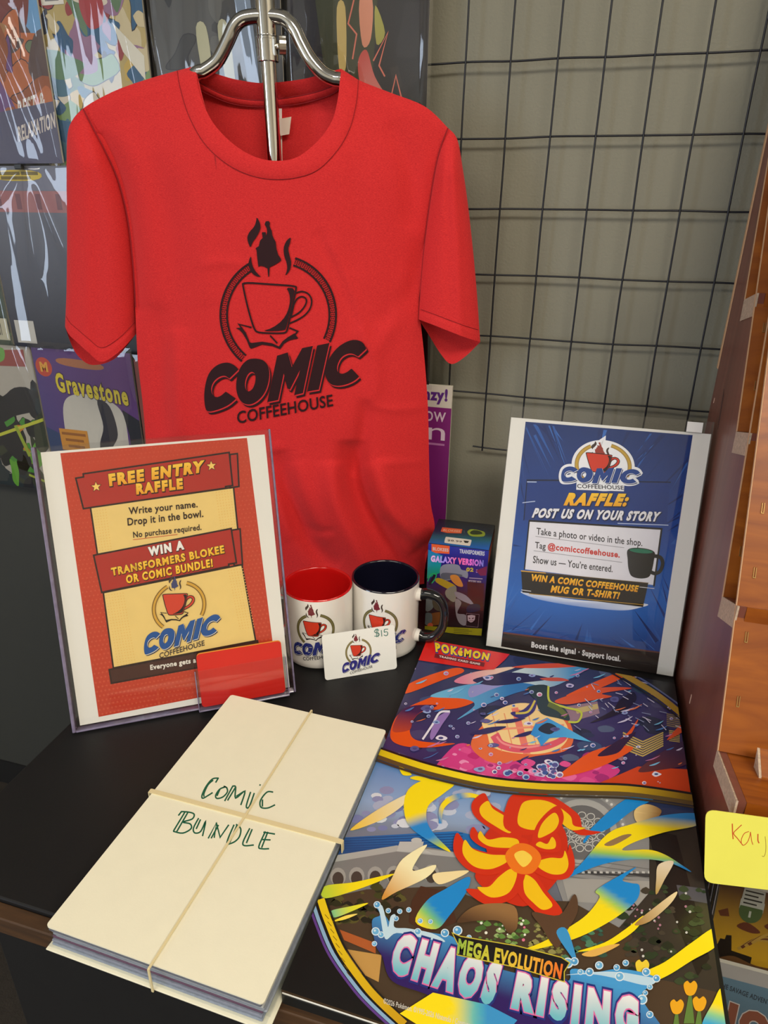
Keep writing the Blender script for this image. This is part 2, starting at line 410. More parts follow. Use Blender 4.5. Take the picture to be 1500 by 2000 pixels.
def emblem(art, rt, tt, kr, kt, pal, hero_t=None, dots=True, badge=None):
    R = lambda P: [rt(p) for p in P]
    T = lambda P: [tt(p) for p in P]
    H = (lambda P: [rt(hero_t(p)) for p in P]) if hero_t else R
    arc = lambda rx, ry, a0, a1, n=60: [(645+rx*cos(a0+(a1-a0)*i/n), 850+ry*sin(a0+(a1-a0)*i/n)) for i in range(n+1)]
    letters = [[LG['C1']], [LG['O1'], LG['O2']], [LG['M']], [LG['I']], [LG['C2']]]
    if badge:
        art.poly(R(disc((645, 850), 500, 515, n=60)), badge)
        art.n += 1
        for L in letters: art.stroke(T(L[0]), 110*kt, badge, closed=True, layer=art.n)
        art.n += 1
        art.stroke([tt((350, 1640)), tt((1040, 1510))], 160*kt, badge, layer=art.n)
        art.stroke(H([(500, 300), (580, 200), (560, 480)]), 190*kr, badge, layer=art.n)
    # ring, open at the top where the steam rises and below behind the word
    a0, a1 = radians(27), radians(-73); b0, b1 = radians(-118), radians(-231)
    l = art.n+1; art.n += 2
    for x0, x1 in ((a0, a1), (b0, b1)):
        if pal['ring']: art.stroke(R(arc(421, 430, x0, x1)), 58*kr, pal['ring'], layer=l, joins=False)
        art.stroke(R(arc(446, 459, x0, x1)), 15*kr, pal['edge'], layer=l+1, joins=False)
        art.stroke(R(arc(395, 401, x0, x1)), 15*kr, pal['edge'], layer=l+1, joins=False)
        if dots:
            n = int(abs(x1-x0)*421/16)
            for i in range(n):
                a = x0+(x1-x0)*(i+.5)/n
                for j in range(3):
                    rr = (408+13*j, 416+13*j) if i % 2 else (414+13*j, 422+13*j)
                    art.poly(R(disc((645+rr[0]*cos(a), 850+rr[1]*sin(a)), 6, n=4)), pal['edge'], layer=l+1)
    for q in LG['steam']: art.poly(H(chaikin(q, 1)), pal['steam'], layer=l+2)
    art.poly(H(LG['hero']), pal['hero'], layer=l+2)
    art.n = l+3
    if pal.get('page'): art.poly(R(LG['page']), pal['page'])
    art.poly(R(LG['splash']), pal['line']); lay = art.n
    for q in LG['lines']: art.stroke(R(q), 12*kr, pal['line'], layer=lay)
    if pal.get('cup'):
        art.poly(R(LG['cup']), pal['cup'])
        art.stroke(R(cmr([(770,725),(830,688),(880,720),(870,790),(800,860),(742,888)], 6)), 42*kr, pal['cup'])
    art.n += 1
    art.stroke(R(LG['cup']), 13*kr, pal['line'], closed=True, layer=art.n)
    art.stroke(R(cmr(LG['hout'], 4)), 12*kr, pal['line'], layer=art.n)
    art.stroke(R(cmr(LG['hin'], 4)), 12*kr, pal['line'], layer=art.n, closed=True)
    art.poly(R(chaikin(LG['shade'], 1)), pal['line'], layer=art.n)
    # word
    art.n += 3; l = art.n
    for L in letters:
        art.poly([T([(p[0]+17, p[1]+23) for p in q]) for q in L], pal['shadow'], layer=l-2)
        art.poly([T([(p[0]+6, p[1]+9) for p in q]) for q in L], pal['gap'], layer=l-1)
        art.poly([T(q) for q in L], pal['word'], layer=l)
    art.text('COFFEEHOUSE', tt((325, 1594)), tt((1062, 1460)), tt((330, 1690)), pal['sub'], bold=.016, BR=tt((1070, 1552)))
def affine(ax, ay, ox, oy, shx=0., shy=0., c=(645, 850)):
    return lambda p: (ox+ax*(p[0]-c[0])+shx*(p[1]-c[1]), oy+ay*(p[1]-c[1])+shy*(p[0]-c[0]))
shrink = lambda p: (570+(p[0]-570)*.62, 550+(p[1]-550)*.6)
COLOURS = dict(ring=S(190,160,85), edge=S(95,80,45), cup=S(212,62,40), line=S(35,25,25), steam=S(70,55,50), hero=S(120,45,55), word=S(42,50,125), shadow=S(25,28,70), gap=S(225,225,225), sub=S(55,50,55), page=S(240,240,235))

# ------------------------------------------------------------------ the room
XL, XR, YF = -2.42, 2.3, -2.9
M_wall = mat('wall_paint_olive_grey', S(136,133,118), .85, noise=.06, nscale=6, bump=.25, bscale=320)
M_room = mat('wall_paint_cream', S(196,188,170), .9, noise=.04, nscale=3)
M_ceil = mat('ceiling_tile', S(214,210,200), .9, noise=.05, nscale=30)
M_floor = mat('floor_carpet_dark', S(48,42,36), .95, noise=.35, nscale=90, bump=.5, bscale=300)
M_black = mat('black_plastic', (.012,.012,.013), .45, noise=.1)
M_base = mat('baseboard_black_vinyl', (.015,.015,.016), .5)
def struct(name, V, F, mt):
    o = build(name, V, F, mt); o['kind'] = 'structure'; return o
struct('floor', *boxg(XL, XR, YF, WALLY+.1, FLOOR-.1, FLOOR), M_floor)
struct('ceiling', *boxg(XL, XR, YF, WALLY+.1, CEIL, CEIL+.1), M_ceil)
struct('wall_back', *boxg(XL, XR, WALLY, WALLY+.1, FLOOR, CEIL), M_wall)
struct('wall_front', *boxg(XL, XR, YF-.1, YF, FLOOR, CEIL), M_room)
struct('wall_right', *boxg(XR, XR+.1, YF-.1, WALLY+.1, FLOOR, CEIL), M_room)
# left wall with the shop window opening
struct('wall_left', *merge(boxg(XL-.1, XL, YF-.1, -2.55, FLOOR, CEIL), boxg(XL-.1, XL, -1.25, WALLY+.1, FLOOR, CEIL),
       boxg(XL-.1, XL, -2.55, -1.25, FLOOR, -.25), boxg(XL-.1, XL, -2.55, -1.25, 1.35, CEIL)), M_room)
struct('dark_wall_sheet_1', *boxg(XL, -.40, WALLY-.008, WALLY-.0003, -.6715, .045), mat('dark_grey_lower_wall', S(60,61,58), .7, noise=.05))  # thin sheet added to make the lower left wall darker
struct('baseboard_back', *boxg(XL, XR, WALLY-.012, WALLY-.0005, FLOOR, -.672), M_base)

# ------------------------------------------------------------------ display table
M_top = mat('black_laminate', (.0105,.010,.0105), .5, spec=.3, noise=.12, nscale=25, bump=.04, bscale=500)
M_edge = wood('brown_edge_banding', S(60,40,22), S(84,56,30), (5,60,60), .6, 0)
tb = thing('display_table', 'black laminate display table with brown front edge, carrying mugs, signs and posters', 'table', (-.155, .57, FLOOR))
TX0, TX1, TY0, TY1 = -.4635, .151, .268, .885
build('tabletop', *boxg(TX0, TX1, TY0, TY1, -.024, 0, .0015), M_top, tb)
build('front_edge', *boxg(TX0+.001, TX1-.001, TY0-.012, TY0-.0003, -.022, -.004, .001), M_edge, tb, label='brown wooden edge strip along the front of the black top')
build('cabinet', *boxg(TX0+.02, TX1-.003, TY0+.03, TY1-.02, FLOOR+.06, -.0245, .002), M_black, tb)
build('plinth', *boxg(TX0+.05, TX1-.01, TY0+.08, TY1-.03, FLOOR+.0003, FLOOR+.0595), M_base, tb)

# ------------------------------------------------------------------ wire grid panel
M_wire = mat('black_wire', (.013,.014,.02), .4, noise=.05)
wg = thing('wire_grid_panel', 'black wire grid panel fixed on the olive grey back wall', 'grid panel', (-.1, .905, .18))
rnd = random.Random(4)
ROWS = [.7211+.0758*k-.0758 for k in range(-5, 8)]
ROWS = [.7211-.0758*j for j in range(-5, 8)]
XS = [-.1649+.0508*i for i in range(-18, 10)]
for x in XS:
    if x < -.36: continue
    pts = [(x+rnd.uniform(-.0006, .0006), .905, z) for z in np.linspace(ROWS[-1]-.004, ROWS[0]+.004, 14)]
    build('vertical_wire', *tube(cmr(pts, 3), .00115, 8), M_wire, wg, smooth=True)
for j, z in enumerate(ROWS):
    x0 = -.36 if z > .25 else -.1649+.04
    if j == len(ROWS)-1: x0 = -.128
    pts = [(x, .9072, z+rnd.uniform(-.0008, .0008)) for x in np.linspace(x0, XS[-1]+.004, 14)]
    build('horizontal_wire', *tube(cmr(pts, 3), .00115, 8), M_wire, wg, smooth=True)
for z in (.60, .30, .95):
    for x in (-.27, .25): build('wall_clip', *boxg(x-.006, x+.006, .9084, WALLY-.0002, z-.004, z+.004, .001), M_wire, wg)

# ------------------------------------------------------------------ comics in bags on the wall
tag(build('display_backboard', *boxg(-1.15, -.365, .897, .9035, .05, 1.1, .001), M_black), 'black backing board behind the bagged comics at the upper left', 'backing board')
M_cover = ink('comic_cover_ink', .45, spec=.4)
M_page = mat('comic_pages', S(225,218,200), .8, noise=.05)
M_hook = mat('black_hook', (.01,.01,.01), .4)
M_bag = clear('plastic_bag_film', (.97,.97,.98), 1.6, .03, bump=.10, bscale=(40,40,6), base=.0)
def blots(a, W, H, pal, n, seed, big=.25, rect=(0, 0, 1, 1)):
    r = random.Random(seed)
    for i in range(n):
        cx = W*(rect[0]+r.random()*(rect[2]-rect[0])); cy = H*(rect[1]+r.random()*(rect[3]-rect[1])); s = W*big*(.25+.75*r.random()**2); an = r.random()*pi
        pts = [(cx+s*(.45+.75*r.random())*(cos(t)*cos(an)-.5*sin(t)*sin(an)), cy+s*(.45+.75*r.random())*(cos(t)*sin(an)+.5*sin(t)*cos(an))) for t in [2*pi*k/8 for k in range(8)]]
        pts = cmr(pts, 3, True); c = r.choice(pal)
        if i % 3 == 0: a.stroke(pts, W*.012, S(40,38,45), closed=True, layer=(i % 12)+2, joins=False)
        a.poly(pts, c, layer=(i % 12)+3)
    a.n = 17
def comic(label, x0, x1, z0, z1, y, paint, streaks=(), hook=None, lean=0., group='bagged comics on the wall'):
    W, H = x1-x0, z1-z0
    t = thing('bagged_comic', label, 'comic book', ((x0+x1)/2, y, z0), 0, group)
    pg_ = build('pages', *boxg(x0+.0008, x1-.0008, y, y+.0035, z0+.001, z1-.001), M_page, t)
    a = Art(lambda p: p, lambda u, v, h: (x0+u, y-.0002-h, z0+H-v), .00003, clip=(0, 0, W, H))
    a.poly([(0, 0), (W, 0), (W, H), (0, H)], S(120,120,120)); paint(a, W, H); a.make('cover', M_cover, pg_)
    r = random.Random(int(x0*1e4) % 977)
    ph = [r.random()*6 for _ in range(6)]
    def bag(u, v):
        x = x0-.004+u*(W+.008); z = z0-.004+v*(H+.012)
        d = .0028+.0010*sin(9*u+2.2*v+ph[0])*sin(2.1*v+ph[1])+.0005*sin(23*u-3*v+ph[2])
        for (ua, va, ub, vb, wd, am) in streaks:      # raised creases in the film
            dx, dy = (ub-ua)*W, (vb-va)*H; L2 = dx*dx+dy*dy
            k = ((u-ua)*W*dx+(v-va)*H*dy)/L2; kk = max(0, min(1, k)); ex = (u-ua)*W-kk*dx; ey = (v-va)*H-kk*dy
            d += am*math.exp(-(ex*ex+ey*ey)/(wd*wd))*math.sin(pi*min(1, max(.0, .15+.85*kk)))
        e = min(u, 1-u, v, 1-v)*25
        return (x, y-.0016-d*min(1, e), z)
    build('plastic_bag', *sheet(bag, 60, 90), M_bag, t, smooth=True)
    if hook:
        hx, hz = x0+hook[0]*W, z0+hook[1]*H
        build('hook', *merge(boxg(hx-.006, hx+.006, y-.010, y-.004, hz-.004, hz+.003, .001)), M_hook, t, label='small black hanging hook at the top of the bag')
    return t
Q = lambda *p: [tuple(q) for q in p]
def c_sky(a, W, H):
    a.poly(Q((0,0),(W,0),(W,H),(0,H)), lin(S(70,150,205), S(150,170,195), (0,0), (0,H*.6)))
    a.poly(cmr(Q((W*.25,H*.08),(W*.85,H*.02),(W*.95,H*.2),(W*.85,H*.42),(W*.6,H*.5),(W*.3,H*.38)), 5, True), S(120,58,50))
    blots(a, W, H, [S(150,85,50), S(110,75,125), S(165,120,75), S(90,70,65), S(105,120,90), S(185,105,60)], 46, 3, .32, (.1,.4,1,.85))
    a.poly(Q((0,H*.8),(W,H*.72),(W,H),(0,H)), S(88,88,112)); blots(a, W, H, [S(205,135,95), S(120,155,165), S(190,120,95)], 10, 9, .3, (0,.88,1,1))
    a.text('REST &', (W*.66,H*.715), (W*.93,H*.675), (W*.655,H*.79), S(215,205,195), bold=.03, sh=.2)
    a.text('RELAXATION', (W*.62,H*.83), (W*1.0,H*.765), (W*.615,H*.9), S(215,205,195), bold=.03, sh=.2)
def c_many(a, W, H):
    a.poly(Q((0,0),(W,0),(W,H),(0,H)), S(185,165,105))
    blots(a, W, H, [S(200,170,85), S(90,120,85), S(60,95,140), S(55,60,80), S(205,190,150), S(150,60,60), S(120,150,95), S(45,90,125), S(215,205,185), S(150,110,140)], 130, 21, .26)
    blots(a, W, H, [S(45,85,120), S(70,110,130), S(95,130,95)], 26, 5, .24, (0,.35,.5,1))
    a.poly(cmr(Q((W*.5,H*.24),(W*.6,H*.2),(W*.68,H*.27),(W*.66,H*.36),(W*.55,H*.38),(W*.49,H*.31)), 5, True), S(165,52,55))
    a.poly(Q((W*.74,H*.36),(W*.97,H*.5),(W*.96,H*.6),(W*.8,H*.48)), S(222,218,200))
    a.poly(Q((W*.16,H*.1),(W*.36,H*.1),(W*.36,H*.275),(W*.17,H*.275)), S(226,222,210))
    a.text('$5.25', (W*.2,H*.13), (W*.32,H*.13), (W*.2,H*.155), S(90,90,95)); a.stroke(Q((W*.22,H*.18),(W*.3,H*.18)), W*.018, S(150,150,150)); a.stroke(Q((W*.21,H*.25),(W*.31,H*.25)), W*.03, S(120,120,122))
def c_painted(a, W, H):
    a.poly(Q((0,0),(W,0),(W,H),(0,H)), S(82,82,80))
    blots(a, W, H, [S(60,60,60), S(74,74,72), S(96,96,92), S(50,50,52)], 40, 8, .34)
    for p in ([(.35,.40),(.43,.40),(.45,.58),(.40,.66),(.37,.58)], [(.52,.40),(.60,.40),(.63,.62),(.66,.86),(.58,.78),(.55,.6)], [(.04,.80),(.12,.66),(.16,.78),(.14,.95),(.04,.98)], [(.22,.74),(.32,.62),(.30,.78),(.24,.86)]):
        a.poly(cmr([(W*x, H*y) for x, y in p], 4, True), S(186,184,150))
    a.poly(Q((W*.18,H*.84),(W*.45,H*.78),(W*.5,H*1),(W*.14,H*1)), S(176,170,158))
    a.poly(Q((W*.66,H*.3),(W*.78,H*.3),(W*.86,H*.98),(W*.8,H*.98)), S(128,145,165))
    a.stroke(Q((W*.70,H*.93),(W*.92,H*.84)), W*.016, S(200,196,190)); a.poly(disc((W*.70,H*.93), W*.025), S(190,130,105))
def c_dark(a, W, H):
    a.poly(Q((0,0),(W,0),(W,H),(0,H)), S(38,34,36)); blots(a, W, H, [S(30,28,30), S(46,42,44), S(52,46,44)], 24, 14, .35)
    a.poly(Q((W*.2,H*.3),(W*.65,H*.3),(W*.6,H*.75),(W*.45,H*.6),(W*.28,H*.68)), S(62,64,40)); a.poly(cmr(Q((W*.36,H*.36),(W*.42,H*.36),(W*.42,H*.58),(W*.37,H*.58)), 4, True), S(205,180,110))
    a.poly(cmr(Q((W*.52,H*.34),(W*.61,H*.34),(W*.6,H*.48),(W*.54,H*.5)), 4, True), S(225,150,120)); a.poly(cmr(Q((W*.63,H*.36),(W*.7,H*.46),(W*.64,H*.5)), 4, True), S(170,165,80))
    a.poly(cmr(Q((W*.2,H*.95),(W*.24,H*.76),(W*.36,H*.66),(W*.47,H*.70),(W*.52,H*.82),(W*.54,H*1.02),(W*.2,H*1.02)), 5, True), S(178,178,190)); a.poly(cmr(Q((W*.42,H*.68),(W*.5,H*.74),(W*.53,H*.95),(W*.47,H*.92)), 4, True), S(190,130,135))
    a.poly(cmr(Q((W*.51,H*.56),(W*.57,H*.52),(W*.63,H*.62),(W*.74,H*.72),(W*.82,H*.82),(W*.80,H*.93),(W*.74,H*.9),(W*.62,H*.76),(W*.53,H*.66)), 5, True), lin(S(205,80,70), S(225,165,150), (W*.5,H*.55), (W*.8,H*.9)))
    for q in ([(.5,.3),(.44,.42),(.5,.46),(.47,.55)], [(.62,.56),(.72,.46),(.66,.58),(.7,.62)], [(.74,.72),(.78,.62),(.82,.7),(.85,.76)], [(.64,.9),(.68,.96),(.7,.9)]):
        a.stroke([(W*x, H*y) for x, y in q], W*.01, S(225,125,105))
def c_navy(a, W, H):
    a.poly(Q((0,0),(W,0),(W,H),(0,H)), lin(S(120,125,140), S(24,28,44), (0,H*.1), (0,H*.75)))
    a.poly(Q((0,H*.02),(W,H*.02),(W,H*.12),(0,H*.12)), S(120,122,140)); a.poly(Q((0,H*.125),(W,H*.125),(W,H*.235),(0,H*.235)), S(165,110,112))
    for x in (.12,.32,.52,.72,.9): a.poly(Q((W*x,H*.14),(W*(x+.05),H*.14),(W*(x+.05),H*.22),(W*x,H*.22)), S(125,85,95))
    a.poly(chaikin(Q((W*.14,H*.02),(W*.62,H*.02),(W*.62,H*.075),(W*.14,H*.075)), 2), S(215,190,70)); [a.stroke(Q((W*x0,H*y0),(W*x1,H*y0)), W*.025, S(120,105,50)) for x0, x1, y0 in ((.18,.40,.037),(.43,.58,.037),(.22,.5,.06))]
    for q in ([(.86,.5),(.80,.6),(.84,.7),(.78,.76)], [(.9,.52),(.94,.62),(.88,.72)], [(.78,.78),(.76,.86)], [(.9,.78),(.92,.84)]): a.stroke(cmr([(W*x, H*y) for x, y in q], 5), W*.012, S(95,150,185))
    a.poly(Q((W*.05,H*.84),(W*.26,H*.84),(W*.26,H*.975),(W*.05,H*.975)), S(200,198,190)); blots(a, W, H, [S(40,40,44), S(70,70,72), S(205,203,195)], 9, 31, .08, (.07,.86,.24,.96))
def c_green(a, W, H):
    a.poly(Q((0,0),(W,0),(W,H),(0,H)), S(176,170,158)); blots(a, W, H, [S(20,24,24), S(34,46,50), S(30,30,34), S(52,58,40)], 40, 12, .35, (0,.3,1,1))
    a.poly(Q((W*.55,H*.04),(W*.93,H*.02),(W*.92,H*.13),(W*.55,H*.14)), S(150,75,70)); a.poly(cmr(Q((W*.5,H*.03),(W*.7,H*.02),(W*.68,H*.1),(W*.52,H*.12)), 4, True), S(110,165,80))
    a.stroke(Q((W*.3,H*.66),(W*1.,H*.48)), W*.03, S(190,195,60)); a.stroke(Q((W*.66,H*.55),(W*.75,H*.75)), W*.04, S(150,170,50)); a.stroke(Q((W*.7,H*.9),(W*1.05,H*.97)), W*.025, S(160,175,60))
    blots(a, W, H, [S(96,160,50), S(70,140,50), S(200,130,40)], 18, 6, .2, (.3,.5,.9,1))
def c_grave(a, W, H):
    a.poly(Q((0,0),(W,0),(W,H),(0,H)), lin(S(105,50,120), S(62,66,125), (W,0), (0,H*.6)))
    a.poly(disc((W*.1,H*.12), W*.085), S(190,70,50)); a.text('M', (W*.06,H*.09), (W*.14,H*.09), (W*.06,H*.15), S(220,160,60), bold=.06)
    a.poly(chaikin(Q((W*.24,H*.05),(W*.72,H*.07),(W*.72,H*.12),(W*.24,H*.10)), 2), S(175,110,70))
    a.poly(cmr(Q((W*.2,H*.55),(W*.24,H*.34),(W*.4,H*.27),(W*.66,H*.28),(W*.84,H*.36),(W*.86,H*.56),(W*.84,H*.8),(W*.6,H*1.02),(W*.35,H*1.02),(W*.2,H*.8)), 6, True), S(200,196,184))
    a.poly(cmr(Q((W*.60,H*.30),(W*.72,H*.33),(W*.76,H*.5),(W*.66,H*.62),(W*.6,H*.8),(W*.55,H*.6),(W*.62,H*.46)), 5, True), S(46,44,52))
    a.poly(Q((W*.84,H*.34),(W,H*.4),(W,H*1),(W*.88,H*.9),(W*.88,H*.5)), S(30,30,38)); a.poly(Q((0,H*.5),(W*.2,H*.55),(W*.22,H),(0,H)), S(40,62,105))
    blots(a, W, H, [S(38,36,44), S(60,58,66)], 12, 77, .14, (.28,.66,.84,.95))
    a.poly(Q((W*.14,H*.5),(W*.44,H*.5),(W*.44,H*.64),(W*.14,H*.64)), S(205,140,50)); [a.stroke(Q((W*x0,H*y0),(W*x1,H*y0)), W*.025, S(150,92,36)) for x0, x1, y0 in ((.17,.41,.53),(.2,.38,.57),(.22,.38,.61))]
    a.text('Gravestone', (W*.2,H*.145), (W*.92,H*.195), (W*.2,H*.265), S(220,200,50), bold=.04, outline=.035, ocol=S(70,50,70))
def c_rust(a, W, H):
    a.poly(Q((0,0),(W,0),(W,H),(0,H)), S(140,62,50)); a.poly(Q((W*.1,H*.08),(W*.3,H*.1),(W*.32,H*.4),(W*.12,H*.4)), S(165,158,150)); blots(a, W, H, [S(50,46,48), S(100,96,94), S(200,196,190)], 14, 41, .08, (.12,.14,.3,.38))
    for k in range(4): a.stroke(Q((W*.12,H*(.45+.035*k)),(W*.3,H*(.455+.035*k))), W*.014, S(205,180,170))
def c_edge(a, W, H):
    a.poly(Q((0,0),(W,0),(W,H),(0,H)), S(60,75,62)); blots(a, W, H, [S(70,110,60), S(150,85,70), S(120,130,90), S(40,46,44)], 26, 52, .3)
    a.poly(Q((W*.7,H*.84),(W*.98,H*.84),(W*.98,H*.97),(W*.7,H*.97)), S(190,186,160))
    for k in range(7): a.stroke(Q((W*(.78+.02*k),H*.87),(W*(.78+.02*k),H*.94)), W*(.006+.004*(k % 2)), S(60,58,55), joins=False)
def c_black(a, W, H):
    a.poly(Q((0,0),(W,0),(W,H),(0,H)), S(28,27,30)); blots(a, W, H, [S(22,22,24), S(40,38,42)], 16, 61, .3)
YC = .886
comic('bagged comic with many small figures in green and yellow, left of the shirt shoulder', -.735, -.562, .533, .793, YC+.001, c_many, streaks=[(.45,1,.5,.3,.012,.004),(.2,.95,.22,.5,.006,.002),(.8,.8,.93,.1,.006,.003)])
comic('bagged sky blue comic reading REST & RELAXATION, at the upper left corner', -.877, -.707, .5437, .8037, YC-.006, c_sky, streaks=[(.4,.9,.98,.25,.010,.005),(.3,1,.85,.0,.006,.003),(.72,.6,.95,.02,.008,.004),(.9,.5,1.0,-.02,.006,.004),(.5,.5,.62,.0,.006,.003)])
comic('bagged black and grey painted comic behind the left of the chrome hanger', -.551, -.381, .533, .793, YC, c_painted, streaks=[(.72,1,.82,.3,.010,.004),(.8,1,.95,.2,.006,.003),(.03,.7,.1,.3,.006,.003)])
comic('bagged dark comic with a white-coated figure and pink lightning, right of the hanger', -.3723, -.2045, .533, .793, YC, c_dark, streaks=[(.98,1,.97,.1,.005,.003),(.03,1,.03,.3,.005,.003)])
comic('bagged navy comic with yellow oval, hanging from a black hook above the purple comic', -.853, -.683, .289, .541, YC-.003, c_navy, streaks=[(.52,1,.42,.40,.010,.007),(.54,1,.86,.38,.013,.009),(.5,1,.1,.75,.006,.004)], hook=(.45, .997))
comic('bagged green comic with barcode cut by the left photo edge', -1.03, -.858, .289, .545, YC, c_edge)
comic('bagged green and black comic with yellow beams, above the bare grey wall at far left', -1.0, -.829, .0443, .2885, YC, c_green, streaks=[(.8,1,1,.4,.006,.003)])
comic('bagged purple comic with yellow title and cracked pale artwork, below the left shirt sleeve', -.8245, -.646, .030, .2905, YC-.002, c_grave, streaks=[(.0,.97,1,.99,.006,.002)])
comic('bagged rust red comic mostly hidden between the purple comic and the shirt', -.643, -.47, .022, .281, YC, c_rust)
comic('bagged black comic, a sliver showing right of the shirt under its sleeve', -.360, -.189, .2756, .530, YC, c_black)

# purple booklet against the wall
bk = thing('purple_booklet', 'purple and white booklet half hidden behind the right edge of the shirt', 'booklet', (-.24, .885, .0))
build('pages', *boxg(-.33, -.157, .886, .8915, .001, .278, .0005), M_page, bk)
a = Art(lambda p: p, lambda u, v, h: (-.33+u, .8858-h, .278-v), .00004)
a.poly(Q((0,0),(.173,0),(.173,.277),(0,.277)), S(128,32,118)); a.poly(Q((0,0),(.173,0),(.173,.030),(0,.030)), S(214,206,196))
a.text('enzy!', (.124,.004), (.167,.004), (.124,.026), S(92,40,130), bold=.05)
a.text('ow', (.137,.036), (.166,.036), (.137,.050), S(225,200,220)); a.text('in', (.128,.052), (.166,.052), (.128,.076), S(230,205,226))
a.stroke(Q((.128,.082),(.139,.082)), .003, S(190,120,180), joins=False); a.stroke(Q((.142,.082),(.166,.082)), .003, S(190,120,180), joins=False)
a.make('cover', M_cover, bk)

# ------------------------------------------------------------------ T-shirt on its chrome stand
AL = .18; SO = np.array([-.365, .798, 0.]); SE = np.array([cos(AL), sin(AL), 0]); SN = np.array([sin(AL), -cos(AL), 0])
def onshirt(p, d=0.):
    v = ray(p); o = SO+SN*d; t = ((o-CC)@SN)/(v@SN); return CC+v*t
def sstep(a, b, x):
    t = max(0., min(1., (x-a)/(b-a))); return t*t*(3-2*t)
def interp(P, t, ax):   # P: polyline sorted along ax, returns other coordinate
    for a, b in zip(P, P[1:]):
        if t <= b[ax]:
            k = (t-a[ax])/(b[ax]-a[ax]+1e-9); return a[1-ax]+(b[1-ax]-a[1-ax])*k
    return P[-1][1-ax]
SH_L = cmr([(162,212),(186,258),(208,300),(232,355),(250,430),(260,520),(264,600),(269,700),(280,800),(288,900),(300,1000),(314,1080),(318,1150)], 6)
SH_R = cmr([(875,250),(858,300),(843,380),(829,480),(821,560),(819,600),(829,700),(836,800),(838,900),(841,980),(849,1030),(838,1070),(830,1110),(828,1150)], 6)
NECK = cmr([(382,129),(383,142),(387,170),(397,203),(420,245),(459,284),(500,307),(540,314),(580,307),(620,276),(648,237),(659,197),(663,165),(665,148),(666,134)], 6)
SEAM = cmr([(346,138),(352,172),(368,224),(396,276),(432,312),(472,336),(520,349),(572,348),(620,332),(660,292),(684,248),(696,200),(700,156)], 6)
SHOULD_L = cmr([(162,212),(187,196),(232,174),(290,154),(346,138),(382,129)], 5)
SHOULD_R = cmr([(666,134),(700,156),(760,180),(830,208),(875,250)], 5)
BACKN = cmr([(382,129),(416,142),(460,155),(506,162),(540,161),(588,155),(622,147),(666,134)], 6)
FOLDS = [  # crease polyline in the cloth, width, height in metres (minus = valley)
 ([(186,262),(214,330),(240,430),(262,620)], 18, -.009), ([(230,240),(262,330),(285,460),(296,600)], 28, .0045),
 ([(300,300),(330,420),(345,560),(350,700)], 24, -.0016), ([(365,330),(395,470),(405,600)], 26, .0016),
 ([(690,300),(700,420),(690,540)], 26, -.0014), ([(640,470),(680,560),(722,680)], 12, .0018), ([(615,450),(665,540),(700,640)], 12, -.0018),
 ([(700,640),(735,720),(720,800)], 16, .0020), ([(830,470),(800,560),(745,640)], 20, -.0025), ([(800,520),(770,620),(725,700)], 18, .0020),
 ([(716,780),(708,860),(690,930)], 15, -.005), ([(688,860),(690,930),(720,1010),(795,1125)], 24, -.015), ([(735,900),(760,990),(820,1070)], 28, .010), ([(650,900),(655,980),(690,1060),(730,1130)], 26, .009),
 ([(745,1010),(800,1060),(840,1090)], 14, -.004), ([(345,640),(345,760),(350,860)], 22, .0050), ([(312,600),(318,720),(325,850)], 20, -.0035), ([(540,880),(560,960),(610,1060),(660,1110)], 20, -.010), ([(580,900),(600,980),(650,1060)], 22, .003),
 ([(540,860),(545,950),(565,1060)], 14, .003), ([(390,520),(430,512),(480,515)], 9, .001), ([(600,1028),(625,1038),(655,1036)], 7, -.0025),
 ([(760,240),(800,330),(800,450)], 22, -.003), ([(722,790),(770,800),(830,795)], 8, .0012), ([(720,900),(770,905),(835,900)], 7, .0009)]
FD = [(np.array(cmr(p, 6)), wd, h) for p, wd, h in FOLDS]
def pillow(p):
    x, y = p
    xl, xr = interp(SH_L, y, 1), interp(SH_R, y, 1)
    u = max(0., min(1., (x-xl)/(xr-xl)))
    ysh = interp([(150,220),(232,174),(346,138),(382,129),(666,134),(700,156),(830,208),(880,255)], x, 0)
    fy = sstep(-10, 210, y-ysh)
    return (1-abs(2*u-1)**2.6)*(.012+.022*fy)*min(1, max(0, (y-ysh)/22.)**.6 if y > ysh else 0)
def fdepth(p):
    d = pillow(p); q = np.array(p)
    for P, wd, h in FD:
        e = P-q; k = int(np.argmin((e**2).sum(1)))
        if e[k]@e[k] > 9*wd*wd: continue
        best = 1e9; par = 0
        for i in (k-1, k):
            if 0 <= i < len(P)-1:
                s = P[i+1]-P[i]; t = max(0, min(1, ((q-P[i])@s)/(s@s))); r = P[i]+s*t-q
                if r@r < best: best = r@r; par = (i+t)/(len(P)-1)
        d += 1.5*h*math.exp(-best/(wd*wd))*(4*par*(1-par)+.02)**.6
    return d
def coons(L, R, T, B):
    def param(P):
        P = np.array(P); s = np.r_[0, np.cumsum(np.hypot(*np.diff(P, axis=0).T))]; s /= s[-1]
        return lambda t: np.array([np.interp(t, s, P[:, 0]), np.interp(t, s, P[:, 1])])
    L, R, T, B = map(param, (L, R, T, B))
    def fn(u, v):
        return (1-v)*T(u)+v*B(u)+(1-u)*L(v)+u*R(v)-((1-u)*(1-v)*T(0)+u*(1-v)*T(1)+(1-u)*v*B(0)+u*v*B(1))
    return fn
m_, nt_, b_ = nodes('red_heather_jersey')
tc = nt_.nodes.new('ShaderNodeTexCoord'); n1 = nt_.nodes.new('ShaderNodeTexNoise'); n1.inputs['Scale'].default_value = 1500
